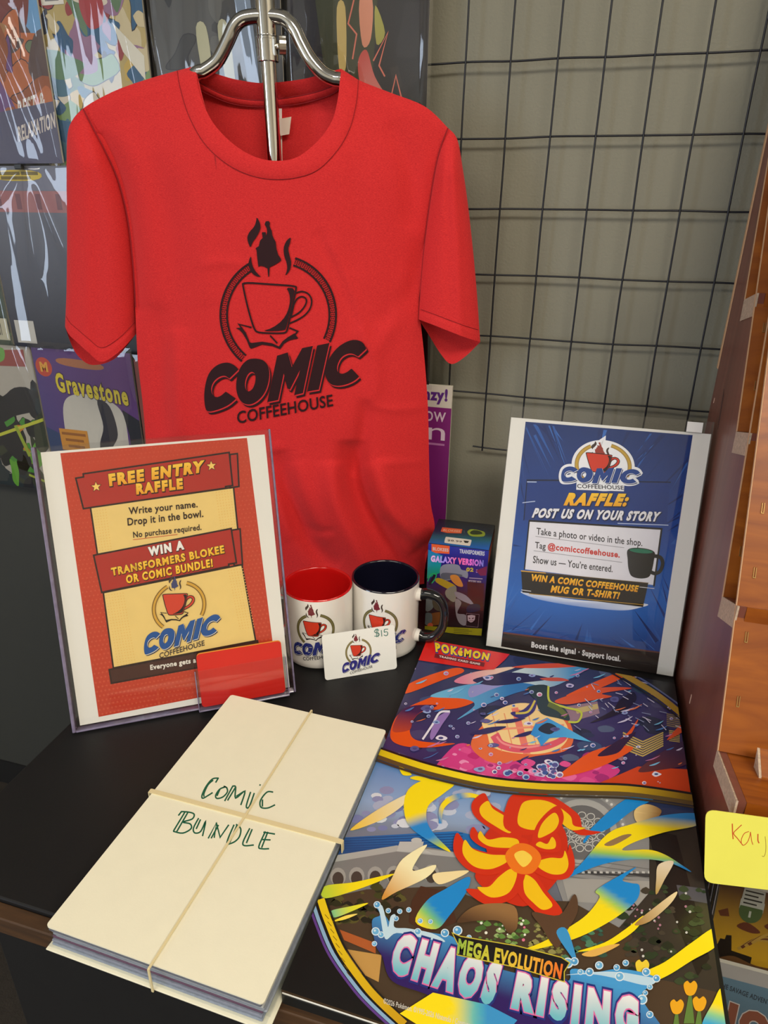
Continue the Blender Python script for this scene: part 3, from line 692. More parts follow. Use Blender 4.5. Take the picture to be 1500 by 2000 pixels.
mp = nt_.nodes.new('ShaderNodeMapping'); mp.inputs['Scale'].default_value = (.35, .35, 1.6); link(nt_, tc.outputs['Object'], mp.inputs[0]); link(nt_, mp.outputs[0], n1.inputs['Vector'])
mx = nt_.nodes.new('ShaderNodeMix'); mx.data_type = 'RGBA'; mx.inputs[6].default_value = (*S(200,38,43), 1); mx.inputs[7].default_value = (*S(226,54,54), 1)
mr = nt_.nodes.new('ShaderNodeMapRange'); mr.inputs[1].default_value = .3; mr.inputs[2].default_value = .7; link(nt_, n1.outputs['Fac'], mr.inputs[0])
link(nt_, mr.outputs[0], mx.inputs[0]); link(nt_, mx.outputs[2], b_.inputs['Base Color']); b_.inputs['Roughness'].default_value = .85
b_.inputs['Sheen Weight'].default_value = .25; b_.inputs['Sheen Roughness'].default_value = .4; b_.inputs['Sheen Tint'].default_value = (1, .5, .55, 1); b_.inputs['Specular IOR Level'].default_value = .2
bp = nt_.nodes.new('ShaderNodeBump'); bp.inputs['Strength'].default_value = .18; bp.inputs['Distance'].default_value = .001; link(nt_, n1.outputs['Fac'], bp.inputs['Height']); link(nt_, bp.outputs[0], b_.inputs['Normal'])
M_shirt = m_
M_thread = mat('dark_red_seam', S(150,22,32), .9, noise=.1)
M_label = mat('white_care_label', S(232,214,200), .8, noise=.03)

ts = thing('t_shirt', 'red T-shirt with black coffee cup emblem hanging on the chrome stand', 't-shirt', tuple(SO+np.array([0, 0, .01])))
top = SHOULD_L[:-1]+NECK+SHOULD_R[1:]
cf = coons(SH_L, SH_R, top, [(318,1150), (828,1150)])
def front(u, v):
    p = cf(u, v); q = onshirt(p, fdepth(p)); q[2] = max(q[2], .004); return q
fo = build('front_panel', *sheet(front, 150, 190), M_shirt, ts, smooth=True)
topb = SHOULD_L[:-1]+BACKN+SHOULD_R[1:]
cb = coons(SH_L, SH_R, topb, [(318,1150), (828,1150)])
def back(u, v):
    p = cb(u, v); y0 = interp([(150,220),(232,174),(346,138),(382,129),(666,134),(700,156),(830,208),(880,255)], p[0], 0)
    q = onshirt(p, -(1-abs(2*u-1)**2.6)*.026*sstep(-12, 90, p[1]-y0)-.0005); q[2] = max(q[2], .004); return q
build('back_panel', *sheet(back, 90, 110), M_shirt, ts, smooth=True)
# collar: ribbed band along the front neckline, with a rolled inner edge and a seam
def band(A, B, off, n=90, k=8, lift=.0016):
    def fn(u, v):
        def at(P):
            P_ = np.array(P); s = np.r_[0, np.cumsum(np.hypot(*np.diff(P_, axis=0).T))]; s /= s[-1]
            return np.array([np.interp(u, s, P_[:, 0]), np.interp(u, s, P_[:, 1])])
        p = at(A)*(1-v)+at(B)*v
        return onshirt(p, off(p)+lift*math.sin(pi*min(1, v*1.06+.02))**.35)
    return sheet(fn, n, k)
co_ = build('collar', *band(NECK, SEAM, lambda p: fdepth(p)+.0004), M_shirt, ts, smooth=True)
seam3 = [onshirt(p, fdepth(p)+.0008) for p in SEAM]
build('seam', *tube(seam3, .00035, 6), M_thread, co_, smooth=True, label='darker seam around the collar')
bz = lambda p: -.026*sstep(-12, 90, p[1]-131)*(1-abs(2*(p[0]-264)/557-1)**2.6)+.0008
RIB = cmr([(384,158),(440,186),(506,196),(560,191),(620,179),(662,163)], 8)
TAPE = cmr([(386,172),(400,181),(450,202),(506,209),(580,204),(640,188),(664,174)], 8)
build('back_collar', *band(BACKN, RIB, bz, 60, 6, .0014), M_shirt, ts, smooth=True)
build('neck_tape', *band(RIB, TAPE, bz, 60, 6, .0022), M_shirt, ts, smooth=True)
build('seam', *tube([onshirt(p, bz(p)+.0012) for p in RIB], .0005, 6), M_thread, ts, smooth=True)
build('seam', *tube([onshirt(p, bz(p)+.0010) for p in TAPE], .0005, 6), M_thread, ts, smooth=True)
# care label hanging inside the neck
def lab(u, v): p = (536+15*u+(v-.5)*1, 212+102*v); return onshirt(p, bz(p)+.004+.002*sin(5*v+u))
cl = build('care_label', *sheet(lab, 3, 14), M_label, ts, smooth=True, label='white care label inside the neck')
def lab2(u, v): p = (536+33*u-4*v, 234+34*v-6*u); return onshirt(p, bz(p)+.0075+.002*sin(3*u+1))
build('size_label', *sheet(lab2, 6, 6), M_label, ts, smooth=True, label='small folded white size label inside the neck')
a = Art(lambda p: p, lambda x, y, h: onshirt((x, y), bz((x, y))+.0075+h), .0001)
for y in (276, 279, 282, 291, 294, 303, 306): a.stroke(Q((538,y),(548+(y % 3),y)), .9, S(120,112,110), joins=False)
a.make('label_print', M_cover, cl)
# sleeves
def sleeve(inner, outer, hem, hemb, tip_d):
    # hem given from the inner to the outer side
    c1 = coons(inner, outer, [inner[0], outer[0]], hem); c2 = coons(inner+[hemb[0]] if hemb[0] != inner[-1] else inner, outer, [inner[0], outer[0]], hemb)
    prof = lambda u, v: 4*u*(1-u)
    r = random.Random(3)
    def f(u, v):
        p = c1(u, v); return onshirt(p, .020*prof(u, v)**.8*sstep(0, .25, v)+tip_d*v-.0022*math.exp(-((u-.42-.1*v)/.10)**2)*sstep(0, .3, v)*(1-v*.5)+.0018*math.exp(-((u-.68)/.09)**2)*v
                    +(.0011 if v > .955 else 0))
    def b(u, v):
        p = c2(u, v); return onshirt(p, -.017*prof(u, v)**.8*sstep(0, .25, v)+tip_d*v)
    return merge(sheet(f, 44, 88), sheet(b, 30, 50)), f
inL = cmr([(162,212),(186,258),(208,300),(232,355),(250,430),(260,520),(265,600),(266,652)], 6); outL = cmr([(162,212),(143,232),(132,262),(130,330),(131,450),(130,560),(127,638)], 6)
(gv, fL) = sleeve(inL, outL, cmr([(266,652),(235,685),(199,707),(172,688),(150,668),(135,654),(127,638)], 6), cmr([(266,652),(225,700),(181,713),(155,698),(140,674),(127,638)], 6), -.010)
SL1 = build('sleeve', *gv, M_shirt, ts, smooth=True, label='left sleeve with its hem hanging open')
inR = cmr([(875,250),(857,300),(842,380),(829,480),(822,560),(818,624)], 6); outR = cmr([(875,250),(893,272),(904,330),(914,400),(925,500),(932,580),(937,655),(938,668)], 6)
(gv, fR) = sleeve(inR, outR, cmr([(818,624),(850,636),(880,648),(912,660),(938,668)], 6), cmr([(818,624),(838,655),(860,690),(881,711),(908,697),(938,668)], 6), .004)
SL2 = build('sleeve', *gv, M_shirt, ts, smooth=True, label='right sleeve with its pointed hem')
for P, o_ in ((inL[:37], SL1), (inR, SL2)):
    build('seam', *tube([onshirt(p, .0025) for p in P], .0007, 6), M_thread, o_, smooth=True)
for f, o_ in ((fL, SL1), (fR, SL2)): build('hem_stitch', *tube([np.array(f(u, .945))+SN*.0006 for u in np.linspace(.02, .98, 40)], .00028, 5), M_thread, o_, smooth=True)
# printed emblem
M_print = ink('screen_print', .75, spec=.3)
DK = S(44,14,20); RD = S(206,42,48)
a = Art(zoomed(380/1500, 380, 400), lambda x, y, h: onshirt((x, y), fdepth((x, y))+.0009+h), .00006, maxlen=7)
idn = lambda p: p
emblem(a, idn, idn, 1., 1., dict(ring=None, edge=DK, cup=None, line=DK, steam=DK, hero=DK, word=DK, shadow=DK, gap=RD, sub=DK))
a.make('emblem_print', M_print, fo, label='black coffee cup emblem with the words COMIC COFFEEHOUSE')

M_chrome = mat('chrome', (.72,.71,.69), .10, metal=1., noise=.03)
st = thing('garment_stand', 'chrome shirt stand with curved shoulder bar and clamp collar, holding the red T-shirt', 'clothes stand', tuple(onshirt((541, 1123), -.002)*np.array([1, 1, 0])+np.array([0, 0, .0002])))
P0 = onshirt((515, -30), .0); P1 = onshirt((537, 330), .0)
px = lambda t: P0+(P1-P0)*t
zt = lambda z: px((z-P0[2])/(P1[2]-P0[2]))
ax = (P1-P0)/np.linalg.norm(P1-P0)
def tz(p, d=0.): return zt(on_y(p, 0.798)[2])
za = onshirt((516,70))[2]; zb = onshirt((517,122))[2]
build('pole', *tube([zt(.0075), zt(zb+.01)], .0083, 28), M_chrome, st, smooth=True)
build('upper_tube', *tube([zt(za-.002), zt(.86)], .0104, 28), M_chrome, st, smooth=True)
cv = [(zt(zb), .0104), (zt(zb+.0005), .0112), (zt(zb+.012), .0112), (zt(za-.004), .0112), (zt(za-.0035), .0104), (zt(za-.001), .0104), (zt(za-.0005), .0112), (zt(za), .0104)]
build('clamp_collar', *tube([c for c, r in cv], [r for c, r in cv], 28), M_chrome, st, smooth=True)
kc = onshirt((533, 92), .0); k2 = onshirt((541, 90), .002); k3 = onshirt((551, 88), .004)
build('thumb_screw', *merge(tube([kc, onshirt((546,90), .003)], .0028, 12), tube([k3-ax*0-SE*.003+SN*.001, k3+SE*.0035-SN*.001], .0088, 20)), mat('nickel', (.62,.57,.48), .3, metal=1.), st, smooth=False, label='nickel thumb screw on the collar')
BAR = [(385,143),(400,138),(425,118),(445,80),(458,52),(474,37),(498,32),(516,32),(535,32),(556,37),(574,55),(588,84),(606,116),(630,143),(652,154),(668,158)]
build('shoulder_bar', *tube(cmr([onshirt((350,172), -.004)]+[onshirt(p, .002) for p in BAR]+[onshirt((694,182), -.004)], 8), .0072, 18), M_chrome, st, smooth=True)
bc = zt(.0)
build('base_plate', *lathe([(0, 0), (.062, 0), (.063, .002), (.06, .0055), (.014, .0075), (.0, .0076)], (bc[0], bc[1], .0003), 48), M_chrome, st, smooth=True)

# ------------------------------------------------------------------ acrylic sign holders and their sheets
M_acr = clear('clear_acrylic', (.985,.985,.99), .9, .015, base=.0)
M_acre = mat('acrylic_edge', (.20,.17,.27), .12, noise=.4, nscale=120, coat=.6)
M_paper = ink('printed_paper', .55, spec=.35)
M_white = mat('white_card', S(236,234,226), .7, noise=.02)
def leanframe(org, yaw, lean):
    u = np.array([cos(yaw), sin(yaw), 0]); b = np.array([-sin(yaw), cos(yaw), 0])
    up = np.array([0, 0, cos(lean)])+b*sin(lean); n = np.cross(u, up)   # n points to the viewer
    o = np.array(org, float)
    return lambda x, y, h: tuple(o+u*x+up*y+n*h), (u, b, up, n)
PW, PL = .2159, .2794
def holder(name, label, org, yaw, lean, mx, top, foot):
    """front and back clear plates, edge strips, folded foot"""
    F, (u, b, up, n) = leanframe(org, yaw, lean)
    t = thing(name, label, 'sign holder', tuple(np.array(org)*np.array([1, 1, 0])), yaw)
    fr = lambda x, y, h: F(x, y, h)
    build('front_plate', *boxg(-mx, PW+mx, -.004, PL+top, .0012, .0030, 0, fr), M_acr, t)
    build('back_plate', *boxg(-mx, PW+mx, -.004, PL+top, -.0030, -.0012, 0, fr), M_acr, t)
    return t, F, (u, b, up, n)
LORG, LYAW, LLEAN = (-.4450, .4435, .0064), .5818, .2946
hl, FL, (lu, lb, lup, ln) = holder('sign_holder', 'clear acrylic sign holder with card pocket holding the red raffle sign at left', LORG, LYAW, LLEAN, .0045, .0045, 0)
for (x0, x1, y0, y1) in ((-.0075, -.0042, -.0055, PL+.0055), (PW+.0042, PW+.0062, -.0055, PL+.0055), (-.0042, PW+.0042, -.0058, -.0038)):
    build('edge_strip', *boxg(x0, x1, y0, y1, -.0075, .0040, .0008, FL), M_acre, hl, label='shiny violet-grey edge of the acrylic')
build('edge_strip', *boxg(-.0042, PW+.0042, PL+.0046, PL+.0056, -.0075, .0040, .0003, FL), M_acr, hl, label='thin clear top edge')
bfoot = lambda x, y, h: tuple(np.array(LORG)*np.array([1, 1, 0])+lu*x+lb*y+np.array([0, 0, h]))
build('foot', *merge(boxg(0, PW, .006, .085, .0003, .0023, 0, bfoot), boxg(.0, PW, .0835, .0855, .0003, .010, 0, bfoot)), M_acr, hl)
# card pocket on the lower right corner
C0, C1, D0, D1 = .118, .213, -.0035, .040
cp_ = build('card_pocket', *merge(boxg(C0, C1, D0, D1, .0118, .0132, 0, FL), boxg(C0, C0+.0013, D0, D1, .0031, .0118, 0, FL), boxg(C1-.0013, C1, D0, D1, .0031, .0118, 0, FL), boxg(C0, C1, D0, D0+.0014, .0031, .0118, 0, FL)), M_acr, hl, label='clear card pocket on the lower right of the holder')
build('pocket_rim', *merge(boxg(C0-.0004, C1+.0004, D0-.0012, D0+.0002, .0040, .0134, .0003, FL), boxg(C0-.0006, C0+.0004, D0, D1, .0118, .0134, .0002, FL), boxg(C1-.0004, C1+.0006, D0, D1, .0118, .0134, .0002, FL)), M_acre, cp_)
# the red raffle sheet
def paper(name, label, F, zz, parent=None):
    return
LQ = homog([(78,881),(515,844),(570,1345),(156,1416)], [(0,0),(PW,0),(PW,PL),(0,PL)])
sl = thing('raffle_sign', 'red and cream FREE ENTRY RAFFLE sheet standing in the left acrylic holder', 'sign', LORG, LYAW)
build('sheet', *boxg(0, PW, 0, PL, -.0008, .0004, 0, FL), M_white, sl)
a = Art(chain(zoomed(550/1500, 50, 830), LQ), lambda u, v, h: FL(u, PL-v, .0004+h), .00002, clip=(0, 0, PW, PL))
RDS, RDB, INK, CRM = S(196,62,36), S(178,44,34), S(44,22,18), S(240,208,128)
a.poly(Q((180,143),(1173,57),(1352,1378),(388,1553)), RDS)
dot = S(206,84,56); a.n += 1
r = random.Random(1)
for i in range(44):
    for j in range(58):
        u, v = (i+.5+.5*(j % 2))/44.5, (j+.5)/58
        x = (1-v)*(180+u*993)+v*(388+u*964); y = (1-u)*(143+v*1410)+u*(57+v*1321)
        if .13 < u < .90 and .06 < v < .86: continue
        a.poly(disc((x, y), 3.6+4*v*(abs(u-.5)+.4), n=4), dot, layer=a.n)
def panel(pts, col, w=9): a.poly(pts, col); a.stroke(pts, w, INK, closed=True)
panel(Q((340,430),(1103,322),(1128,548),(378,680)), CRM)
panel(Q((410,885),(1152,738),(1230,1150),(465,1290)), CRM)
for (x0, y0, nx, ny, dx, sh) in ((1010,350,6,14,15,.09), (360,450,5,16,15,.09), (425,900,7,30,15,.11), (1080,770,6,22,15,.13)):
    a.n += 1
    for i in range(nx):
        for j in range(ny): a.poly(disc((x0+dx*i+j*15*sh*1.6, y0+15*j-i*dx*.14), 3.2, n=4), S(236,190,100), layer=a.n)
panel(Q((1083,146),(1122,141),(1132,317),(1085,325)), RDB)
panel(Q((262,275),(303,268),(301,252),(1078,135),(1098,312),(1060,318),(1062,326),(345,430),(303,437)), RDB)
panel(Q((1095,552),(1140,545),(1155,738),(1110,742)), RDB)
panel(Q((358,685),(1092,543),(1122,728),(1080,735),(1082,746),(425,878),(402,884)), RDB)
panel(Q((443,1298),(1240,1150),(1252,1235),(455,1372)), S(72,38,30))
Y1, Y2 = S(250,205,70), S(238,160,30)
a.text('FREE ENTRY', (433,252), (947,176), (440,318), [Y1, Y2], bold=.065, outline=.03, ocol=INK, shadow=(3,4), BR=(940,242))
a.text('RAFFLE', (580,303), (829,272), (583,362), [Y1, Y2], bold=.065, outline=.03, ocol=INK, shadow=(3,4))
for c in ((370,320),(983,207)):
    st_ = [(c[0]+(26 if k % 2 == 0 else 11)*sin(pi*k/5-.1), c[1]-(26 if k % 2 == 0 else 11)*cos(pi*k/5-.1)) for k in range(10)]
    a.stroke(st_, 5, INK, closed=True); a.poly(st_, S(250,210,110))
a.text('Write your name.', (541,430), (909,393), (545,480), INK, bold=.022, BR=(912,440))
a.text('Drop it in the bowl.', (535,487), (940,443), (539,540), INK, bold=.022, BR=(943,493))
a.text('No purchase required.', (566,560), (931,519), (569,602), INK, bold=.02, BR=(933,560))
a.stroke(Q((567,602),(803,574)), 3, S(205,90,60))
a.text('WIN A', (645,642), (836,604), (651,692), S(244,240,235), bold=.07, outline=.028, ocol=INK, shadow=(2,4))
a.text('TRANSFORMERS BLOKEE', (449,752), (1052,631), (455,796), [Y1, S(240,180,40)], bold=.05, outline=.024, ocol=INK, shadow=(2,3))
a.text('OR COMIC BUNDLE!', (528,792), (991,703), (533,838), [Y1, S(240,180,40)], bold=.05, outline=.024, ocol=INK, shadow=(2,3))
cl1 = dict(COLOURS); cl1.update(word=S(36,82,148), shadow=S(22,40,80), ring=S(208,160,62), edge=S(120,88,40), gap=S(235,225,200), cup=S(206,66,44), sub=S(60,50,50), hero=S(66,70,110), page=None)
emblem(a, affine(.322,.30,815,962,0,-.03), affine(.327,.315,815,965,0,-.035), .32, .32, cl1, hero_t=shrink, dots=False)
a.text('Everyone gets a', (661,1274), (907,1236), (664,1310), S(232,226,215), bold=.035, BR=(909,1272))
a.make('sheet_print', M_paper, sl)
# two red cards in the pocket
def card(name, label, x0, x1, y0, y1, h, F, mt, cat, rad=.004, th=.0005, edge=None):
    pts = []
    for cx, cy, a0 in ((x1-rad, y1-rad, 0), (x0+rad, y1-rad, pi/2), (x0+rad, y0+rad, pi), (x1-rad, y0+rad, 1.5*pi)):
        pts += [(cx+rad*cos(a0+k*pi/12), cy+rad*sin(a0+k*pi/12)) for k in range(7)]
    V, Fc = prism(pts, 'z', h, h+th); V = [F(*q) for q in V]
    o = build(name, V, Fc, mt, org=F((x0+x1)/2, y0, h)); return tag(o, label, cat)
M_red = mat('red_card_stock', S(206,36,26), .35, noise=.05, coat=.3)
M_org = mat('orange_card_stock', S(232,150,50), .5, noise=.05)
card('raffle_card', 'plain red card standing in front in the clear pocket', C0+.003, C1-.003, D0+.0022, D0+.0605, .0088, FL, M_red, 'card')
card('raffle_card', 'orange-yellow edged card peeking out behind the red card in the pocket', C0+.0033, C1-.0027, D0+.0022, D0+.0612, .0074, FL, M_org, 'card')

RORG, RYAW, RLEAN = (-.0672, .7102, .0025), .010, .2634
hr, FR, (ru, rb, rup, rn) = holder('sign_holder', 'clear acrylic sign holder holding the blue raffle sign at right beside the wooden rack', RORG, RYAW, RLEAN, .0012, .0132, 0)
build('edge_strip', *merge(boxg(-.0012, -.0002, -.004, PL+.0132, -.003, .003, 0, FR), boxg(PW+.0002, PW+.0012, -.004, PL+.0132, -.003, .003, 0, FR), boxg(-.0012, PW+.0012, PL+.0122, PL+.0132, -.003, .003, 0, FR)), M_acr, hr)
rfoot = lambda x, y, h: tuple(np.array(RORG)*np.array([1, 1, 0])+ru*x+rb*y+np.array([0, 0, h]))
build('foot', *boxg(0, PW, .004, .085, .0003, .0023, 0, rfoot), M_acr, hr)
build('reflection_spot', *boxg(PW-.026, PW-.010, PL+.0005, PL+.0115, .0031, .0034, 0, FR), mat('painted_reflection_white', S(240,238,235), .5), hr, label='small white patch painted as a reflection at the top right of the holder')  # white patch stands in for a bright reflection on the acrylic
RQ = homog([(996,826),(1386,858),(1319,1321),(948,1256)], [(0,0),(PW,0),(PW,PL),(0,PL)])
sr = thing('raffle_sign', 'blue RAFFLE: POST US ON YOUR STORY sheet in the right acrylic holder', 'sign', RORG, RYAW)
build('sheet', *boxg(0, PW, 0, PL, -.0008, .0004, 0, FR), M_white, sr)
a = Art(chain(zoomed(.32, 930, 790), RQ), lambda u, v, h: FR(u, PL-v, .0004+h), .00002, clip=(0, 0, PW, PL))
BL_ = S(26,72,150)
bq = Q((293,138),(1312,218),(1113,1643),(148,1463))
a.poly(bq, ramp([(0,S(22,52,112)),(.45,S(24,70,150)),(.8,S(34,104,190)),(1,S(24,60,130))], (720,150), (620,1460)), sub=.03)
a.n += 1; r = random.Random(7); cx, cy = 690, 880
for i in range(110):
    t = r.random()*2*pi; r0 = 420+r.random()*200; r1 = r0+150+300*r.random(); wd = .008+.012*r.random()
    def cl_(p): return (min(max(p[0], 300-(p[1]-138)*.108), 1305-(p[1]-218)*.138), min(max(p[1], 150+(p[0]-290)*.076), 1372+(p[0]-160)*.13))
    P = [(cx+r0*cos(t), cy+1.05*r0*sin(t)), (cx+r1*cos(t-wd), cy+1.05*r1*sin(t-wd)), (cx+r1*cos(t+wd), cy+1.05*r1*sin(t+wd))]
    a.poly([cl_(p) for p in P], r.choice([S(40,92,170), S(16,44,104), S(54,110,190), S(18,54,120)]), layer=a.n)
a.poly(Q((160,1378),(1131,1510),(1113,1643),(148,1463)), S(42,32,28)); a.stroke(Q((160,1380),(1130,1512)), 9, S(104,62,54), joins=False)
a.poly(cmr(Q((285,1135),(620,1190),(1030,1215),(1000,1240),(880,1255),(640,1230),(430,1195),(320,1165)), 5, True), lin(S(235,240,248), S(60,120,200), (660,1190), (650,1250)))
a.poly(Q((303,485),(1178,492),(1160,748),(285,712)), S(20,58,132)); a.stroke(Q((303,478),(520,480)), 9, S(16,30,64)); a.stroke(Q((960,490),(1180,494)), 7, S(16,30,64)); a.stroke(Q((303,485),(285,712)), 6, S(16,30,64))
a.stroke(Q((305,488),(360,489)), 5, S(200,215,240)); a.stroke(Q((278,610),(352,602)), 5, S(190,205,235)); a.stroke(Q((860,735),(1170,748)), 5, S(190,205,235))
a.poly(Q((322,718),(1128,772),(1090,1105),(292,1003)), S(232,231,238)); a.stroke(Q((320,716),(1130,770),(1088,1110)), 11, S(24,22,28)); a.stroke(Q((318,716),(290,1003)), 8, S(24,22,28))
DKT = S(48,44,50)
a.text('Take a photo or video in the shop.', (363,757), (1014,832), (361,810), DKT, bold=.012, BR=(1011,885))
a.stroke(Q((357,808),(900,880)), 3, S(150,148,155))
a.text('Tag', (355,840), (420,848), (353,890), DKT, bold=.012); a.text('@comiccoffeehouse.', (433,846), (876,900), (430,896), S(208,62,58), bold=.032, BR=(873,950))
a.stroke(Q((347,893),(888,967)), 3, S(150,148,155))
a.text('Show us — You’re entered.', (344,922), (833,985), (341,966), DKT, bold=.012, BR=(830,1026))
a.stroke(cmr(Q((1085,930),(1125,940),(1140,975),(1125,1020),(1095,1035),(1065,1025)), 6), 22, S(26,26,28))
a.poly(cmr(Q((925,890),(1005,882),(1086,905),(1085,960),(1070,1030),(1050,1058),(1000,1064),(950,1050),(930,1010),(923,950)), 6, True), lin(S(48,48,52), S(16,16,18), (930,960), (1085,980))); a.poly(disc((1005,900), 76, 15, rot=.1), S(30,120,92)); a.stroke(disc((1005,900), 76, 15, rot=.1), 4, S(30,30,32), closed=True)
a.poly(Q((270,1010),(1053,1090),(1022,1235),(278,1140)), S(34,30,30)); a.stroke(Q((270,1012),(420,1026)), 6, S(226,170,60)); a.stroke(Q((420,1026),(1053,1092)), 3, S(120,96,50)); a.stroke(Q((320,1148),(1025,1222)), 4, S(190,150,60)); a.stroke(Q((272,1125),(330,1133)), 4, S(220,220,225)); a.stroke(Q((1000,1115),(1090,1125)), 4, S(220,220,225))
G1, G2 = S(250,196,52), S(238,160,30)
a.text('WIN A COMIC COFFEEHOUSE', (335,1030), (996,1106), (331,1072), [G1, G2], bold=.05, sh=.15, BR=(990,1146))
a.text('MUG OR T-SHIRT!', (455,1098), (881,1144), (449,1142), [G1, G2], bold=.05, sh=.15, BR=(872,1187))
a.text('RAFFLE:', (545,552), (934,560), (525,628), [S(252,205,60), S(244,172,30)], bold=.075, sh=.2, outline=.02, ocol=S(20,30,70), shadow=(4,5))
a.text('POST US ON YOUR STORY', (347,640), (1127,668), (332,698), S(236,236,240), bold=.06, sh=.2, outline=.02, ocol=S(20,30,70), shadow=(4,5), BR=(1112,727))
a.text('Boost the signal · Support local.', (336,1434), (889,1528), (333,1480), S(226,222,222), bold=.045, BR=(886,1574))
cl2 = dict(COLOURS); cl2.update(word=S(38,70,140), shadow=S(28,48,100), ring=S(196,160,70), edge=S(160,130,70), gap=S(235,236,240), cup=S(206,62,44), sub=S(60,60,72), page=None, hero=S(150,60,50))
def un(p): q = (p[0], p[1]+.198*(p[0]-645)); return (752+(q[0]-702)*.385, 448+(q[1]-1309)*.255+.012*(p[0]-645))
def un2(p): return un(p)
ring = affine(.385,.29,766,395,0,.02)
emblem(a, ring, un2, .34, .27, cl2, hero_t=lambda p: (590+(p[0]-570)*.85, 690+(p[1]-550)*.72), dots=False, badge=S(236,238,242))
a.make('sheet_print', M_paper, sr)

# ------------------------------------------------------------------ mugs
M_glaze = mat('white_glaze', S(236,232,226), .12, noise=.02, coat=.5)
M_lred = mat('red_glaze', S(206,22,22), .14, noise=.04, coat=.5)
M_lblk = mat('dark_navy_glaze', (.006,.006,.016), .1, noise=.05, coat=.6)
M_hblk = mat('black_handle_glaze', (.008,.008,.010), .12, noise=.05, coat=.6)
M_mugink = ink('mug_transfer_ink', .18, coat=.4)
def mug(label, c, liner, hcol, hdir, adir, kx, up):
    t = thing('coffee_mug', label, 'mug', (c[0], c[1], 0), 0, 'printed coffee mugs')
    R0, H = .0405, .095
    build('body', *lathe([(0,.0006),(.034,.0006),(.0375,.0012),(.0398,.004),(R0,.010),(R0,.0915),(.0404,.0932)], (*c, 0), 72), M_glaze, t, smooth=True)
    build('lining', *lathe([(.0404,.0932),(.0401,.0944),(.0392,.0951),(.0380,.0948),(.0373,.0935),(.0371,.088),(.0371,.012),(.035,.007),(0,.0062)], (*c, 0), 72), liner, t, smooth=True, label='coloured glaze inside and on the rim')
    hd = np.array([cos(hdir), sin(hdir), 0]); cc = np.array([*c, 0.])
    hp = [(R0+.0035,.077),(R0+.012,.080),(R0+.024,.077),(R0+.0315,.066),(R0+.033,.050),(R0+.030,.034),(R0+.021,.022),(R0+.010,.0185),(R0+.0035,.020)]
    path = cmr([cc+hd*x+np.array([0,0,z]) for x, z in hp], 8)
    build('handle', *tube(path, [.0058+.0008*cos(2*pi*i/(len(path)-1)) for i in range(len(path))], 16), hcol, t, smooth=True)
    hd_ = [o for o in t.children if o.name.startswith('handle')][0]
    for z in (.077, .020): build('handle_joint', *tube([cc+hd*(R0-.002)+np.array([0,0,z]), cc+hd*(R0+.0045)+np.array([0,0,z])], [.0085, .0072], 16), M_glaze, hd_, smooth=True, label='white stub joining the handle')
    a = Art(lambda p: ((p[0]-690)*kx, (p[1]-900)*-kx), lambda x, z, h: (c[0]+(R0+.0001+h)*cos(adir+x/R0), c[1]+(R0+.0001+h)*sin(adir+x/R0), up+z), .00003, maxlen=.006)
    cm_ = dict(COLOURS); cm_.update(ring=S(120,112,72), edge=S(92,86,52), page=None)
    emblem(a, idn, idn, 1., 1., cm_, hero_t=lambda p: (570+(p[0]-570)*.85, 500+(p[1]-550)*.8), dots=False)
    a.make('emblem_print', M_mugink, t)
mug('white mug with red inside, next to the left sign', (-.2603,.6439), M_lred, M_lred, radians(176), radians(-71), .000050, .0530)
mug('white mug with dark inside and black handle, right of the red-lined mug', (-.1897,.6841), M_lblk, M_hblk, radians(-2), radians(-80), .000048, .0490)

# ------------------------------------------------------------------ gift card leaning on the mugs
GORG, GYAW, GLEAN = (-.2337, .5913, .0004), .5554, .2617
FG, _g = leanframe(GORG, GYAW, GLEAN)
gc = thing('gift_card', 'small white gift card with handwritten $15 leaning against the mugs', 'gift card', GORG, GYAW)
rad = .0035; pts = []
for cx, cy, a0 in ((.0856-rad, .054-rad, 0), (rad, .054-rad, pi/2), (rad, rad, pi), (.0856-rad, rad, 1.5*pi)):
    pts += [(cx+rad*cos(a0+k*pi/12), cy+rad*sin(a0+k*pi/12)) for k in range(7)]
V_, F_ = prism(pts, 'z', -.0008, 0); build('card', [FG(*q) for q in V_], F_, mat('white_plastic_card', S(240,239,234), .25, noise=.01, coat=.3), gc)
GQ = homog([(627,1241),(773,1219),(777,1305),(632,1332)], [(0,0),(.0856,0),(.0856,.054),(0,.054)])
a = Art(chain(zoomed(440/1500, 540, 980), GQ), lambda u, v, h: FG(u, .054-v, h), .00002)
cg = dict(COLOURS); cg.update(ring=S(140,128,84), edge=S(120,108,68), page=None, word=S(52,50,130))
emblem(a, affine(.2,.195,549,1000,0,-.02), affine(.209,.185,554,988,0,-.034), .2, .2, cg, hero_t=lambda p: (570+(p[0]-570)*.8, 520+(p[1]-550)*.7), dots=False)
GRN = S(20,110,100); l = a.n+1
a.stroke(cmr(Q((690,853),(672,848),(660,858),(665,868),(685,872),(692,882),(682,892),(660,892)), 5), 4.5, GRN, layer=l); a.stroke(Q((672,843),(674,898)), 4, GRN, layer=l); a.stroke(Q((681,842),(684,897)), 4, GRN, layer=l)
a.stroke(Q((706,853),(709,893)), 4.5, GRN, layer=l); a.stroke(cmr(Q((750,845),(728,848),(726,866),(738,862),(748,868),(746,884),(736,889),(724,884)), 5), 4.5, GRN, layer=l)
a.n = l; a.make('card_print', M_mugink, gc)

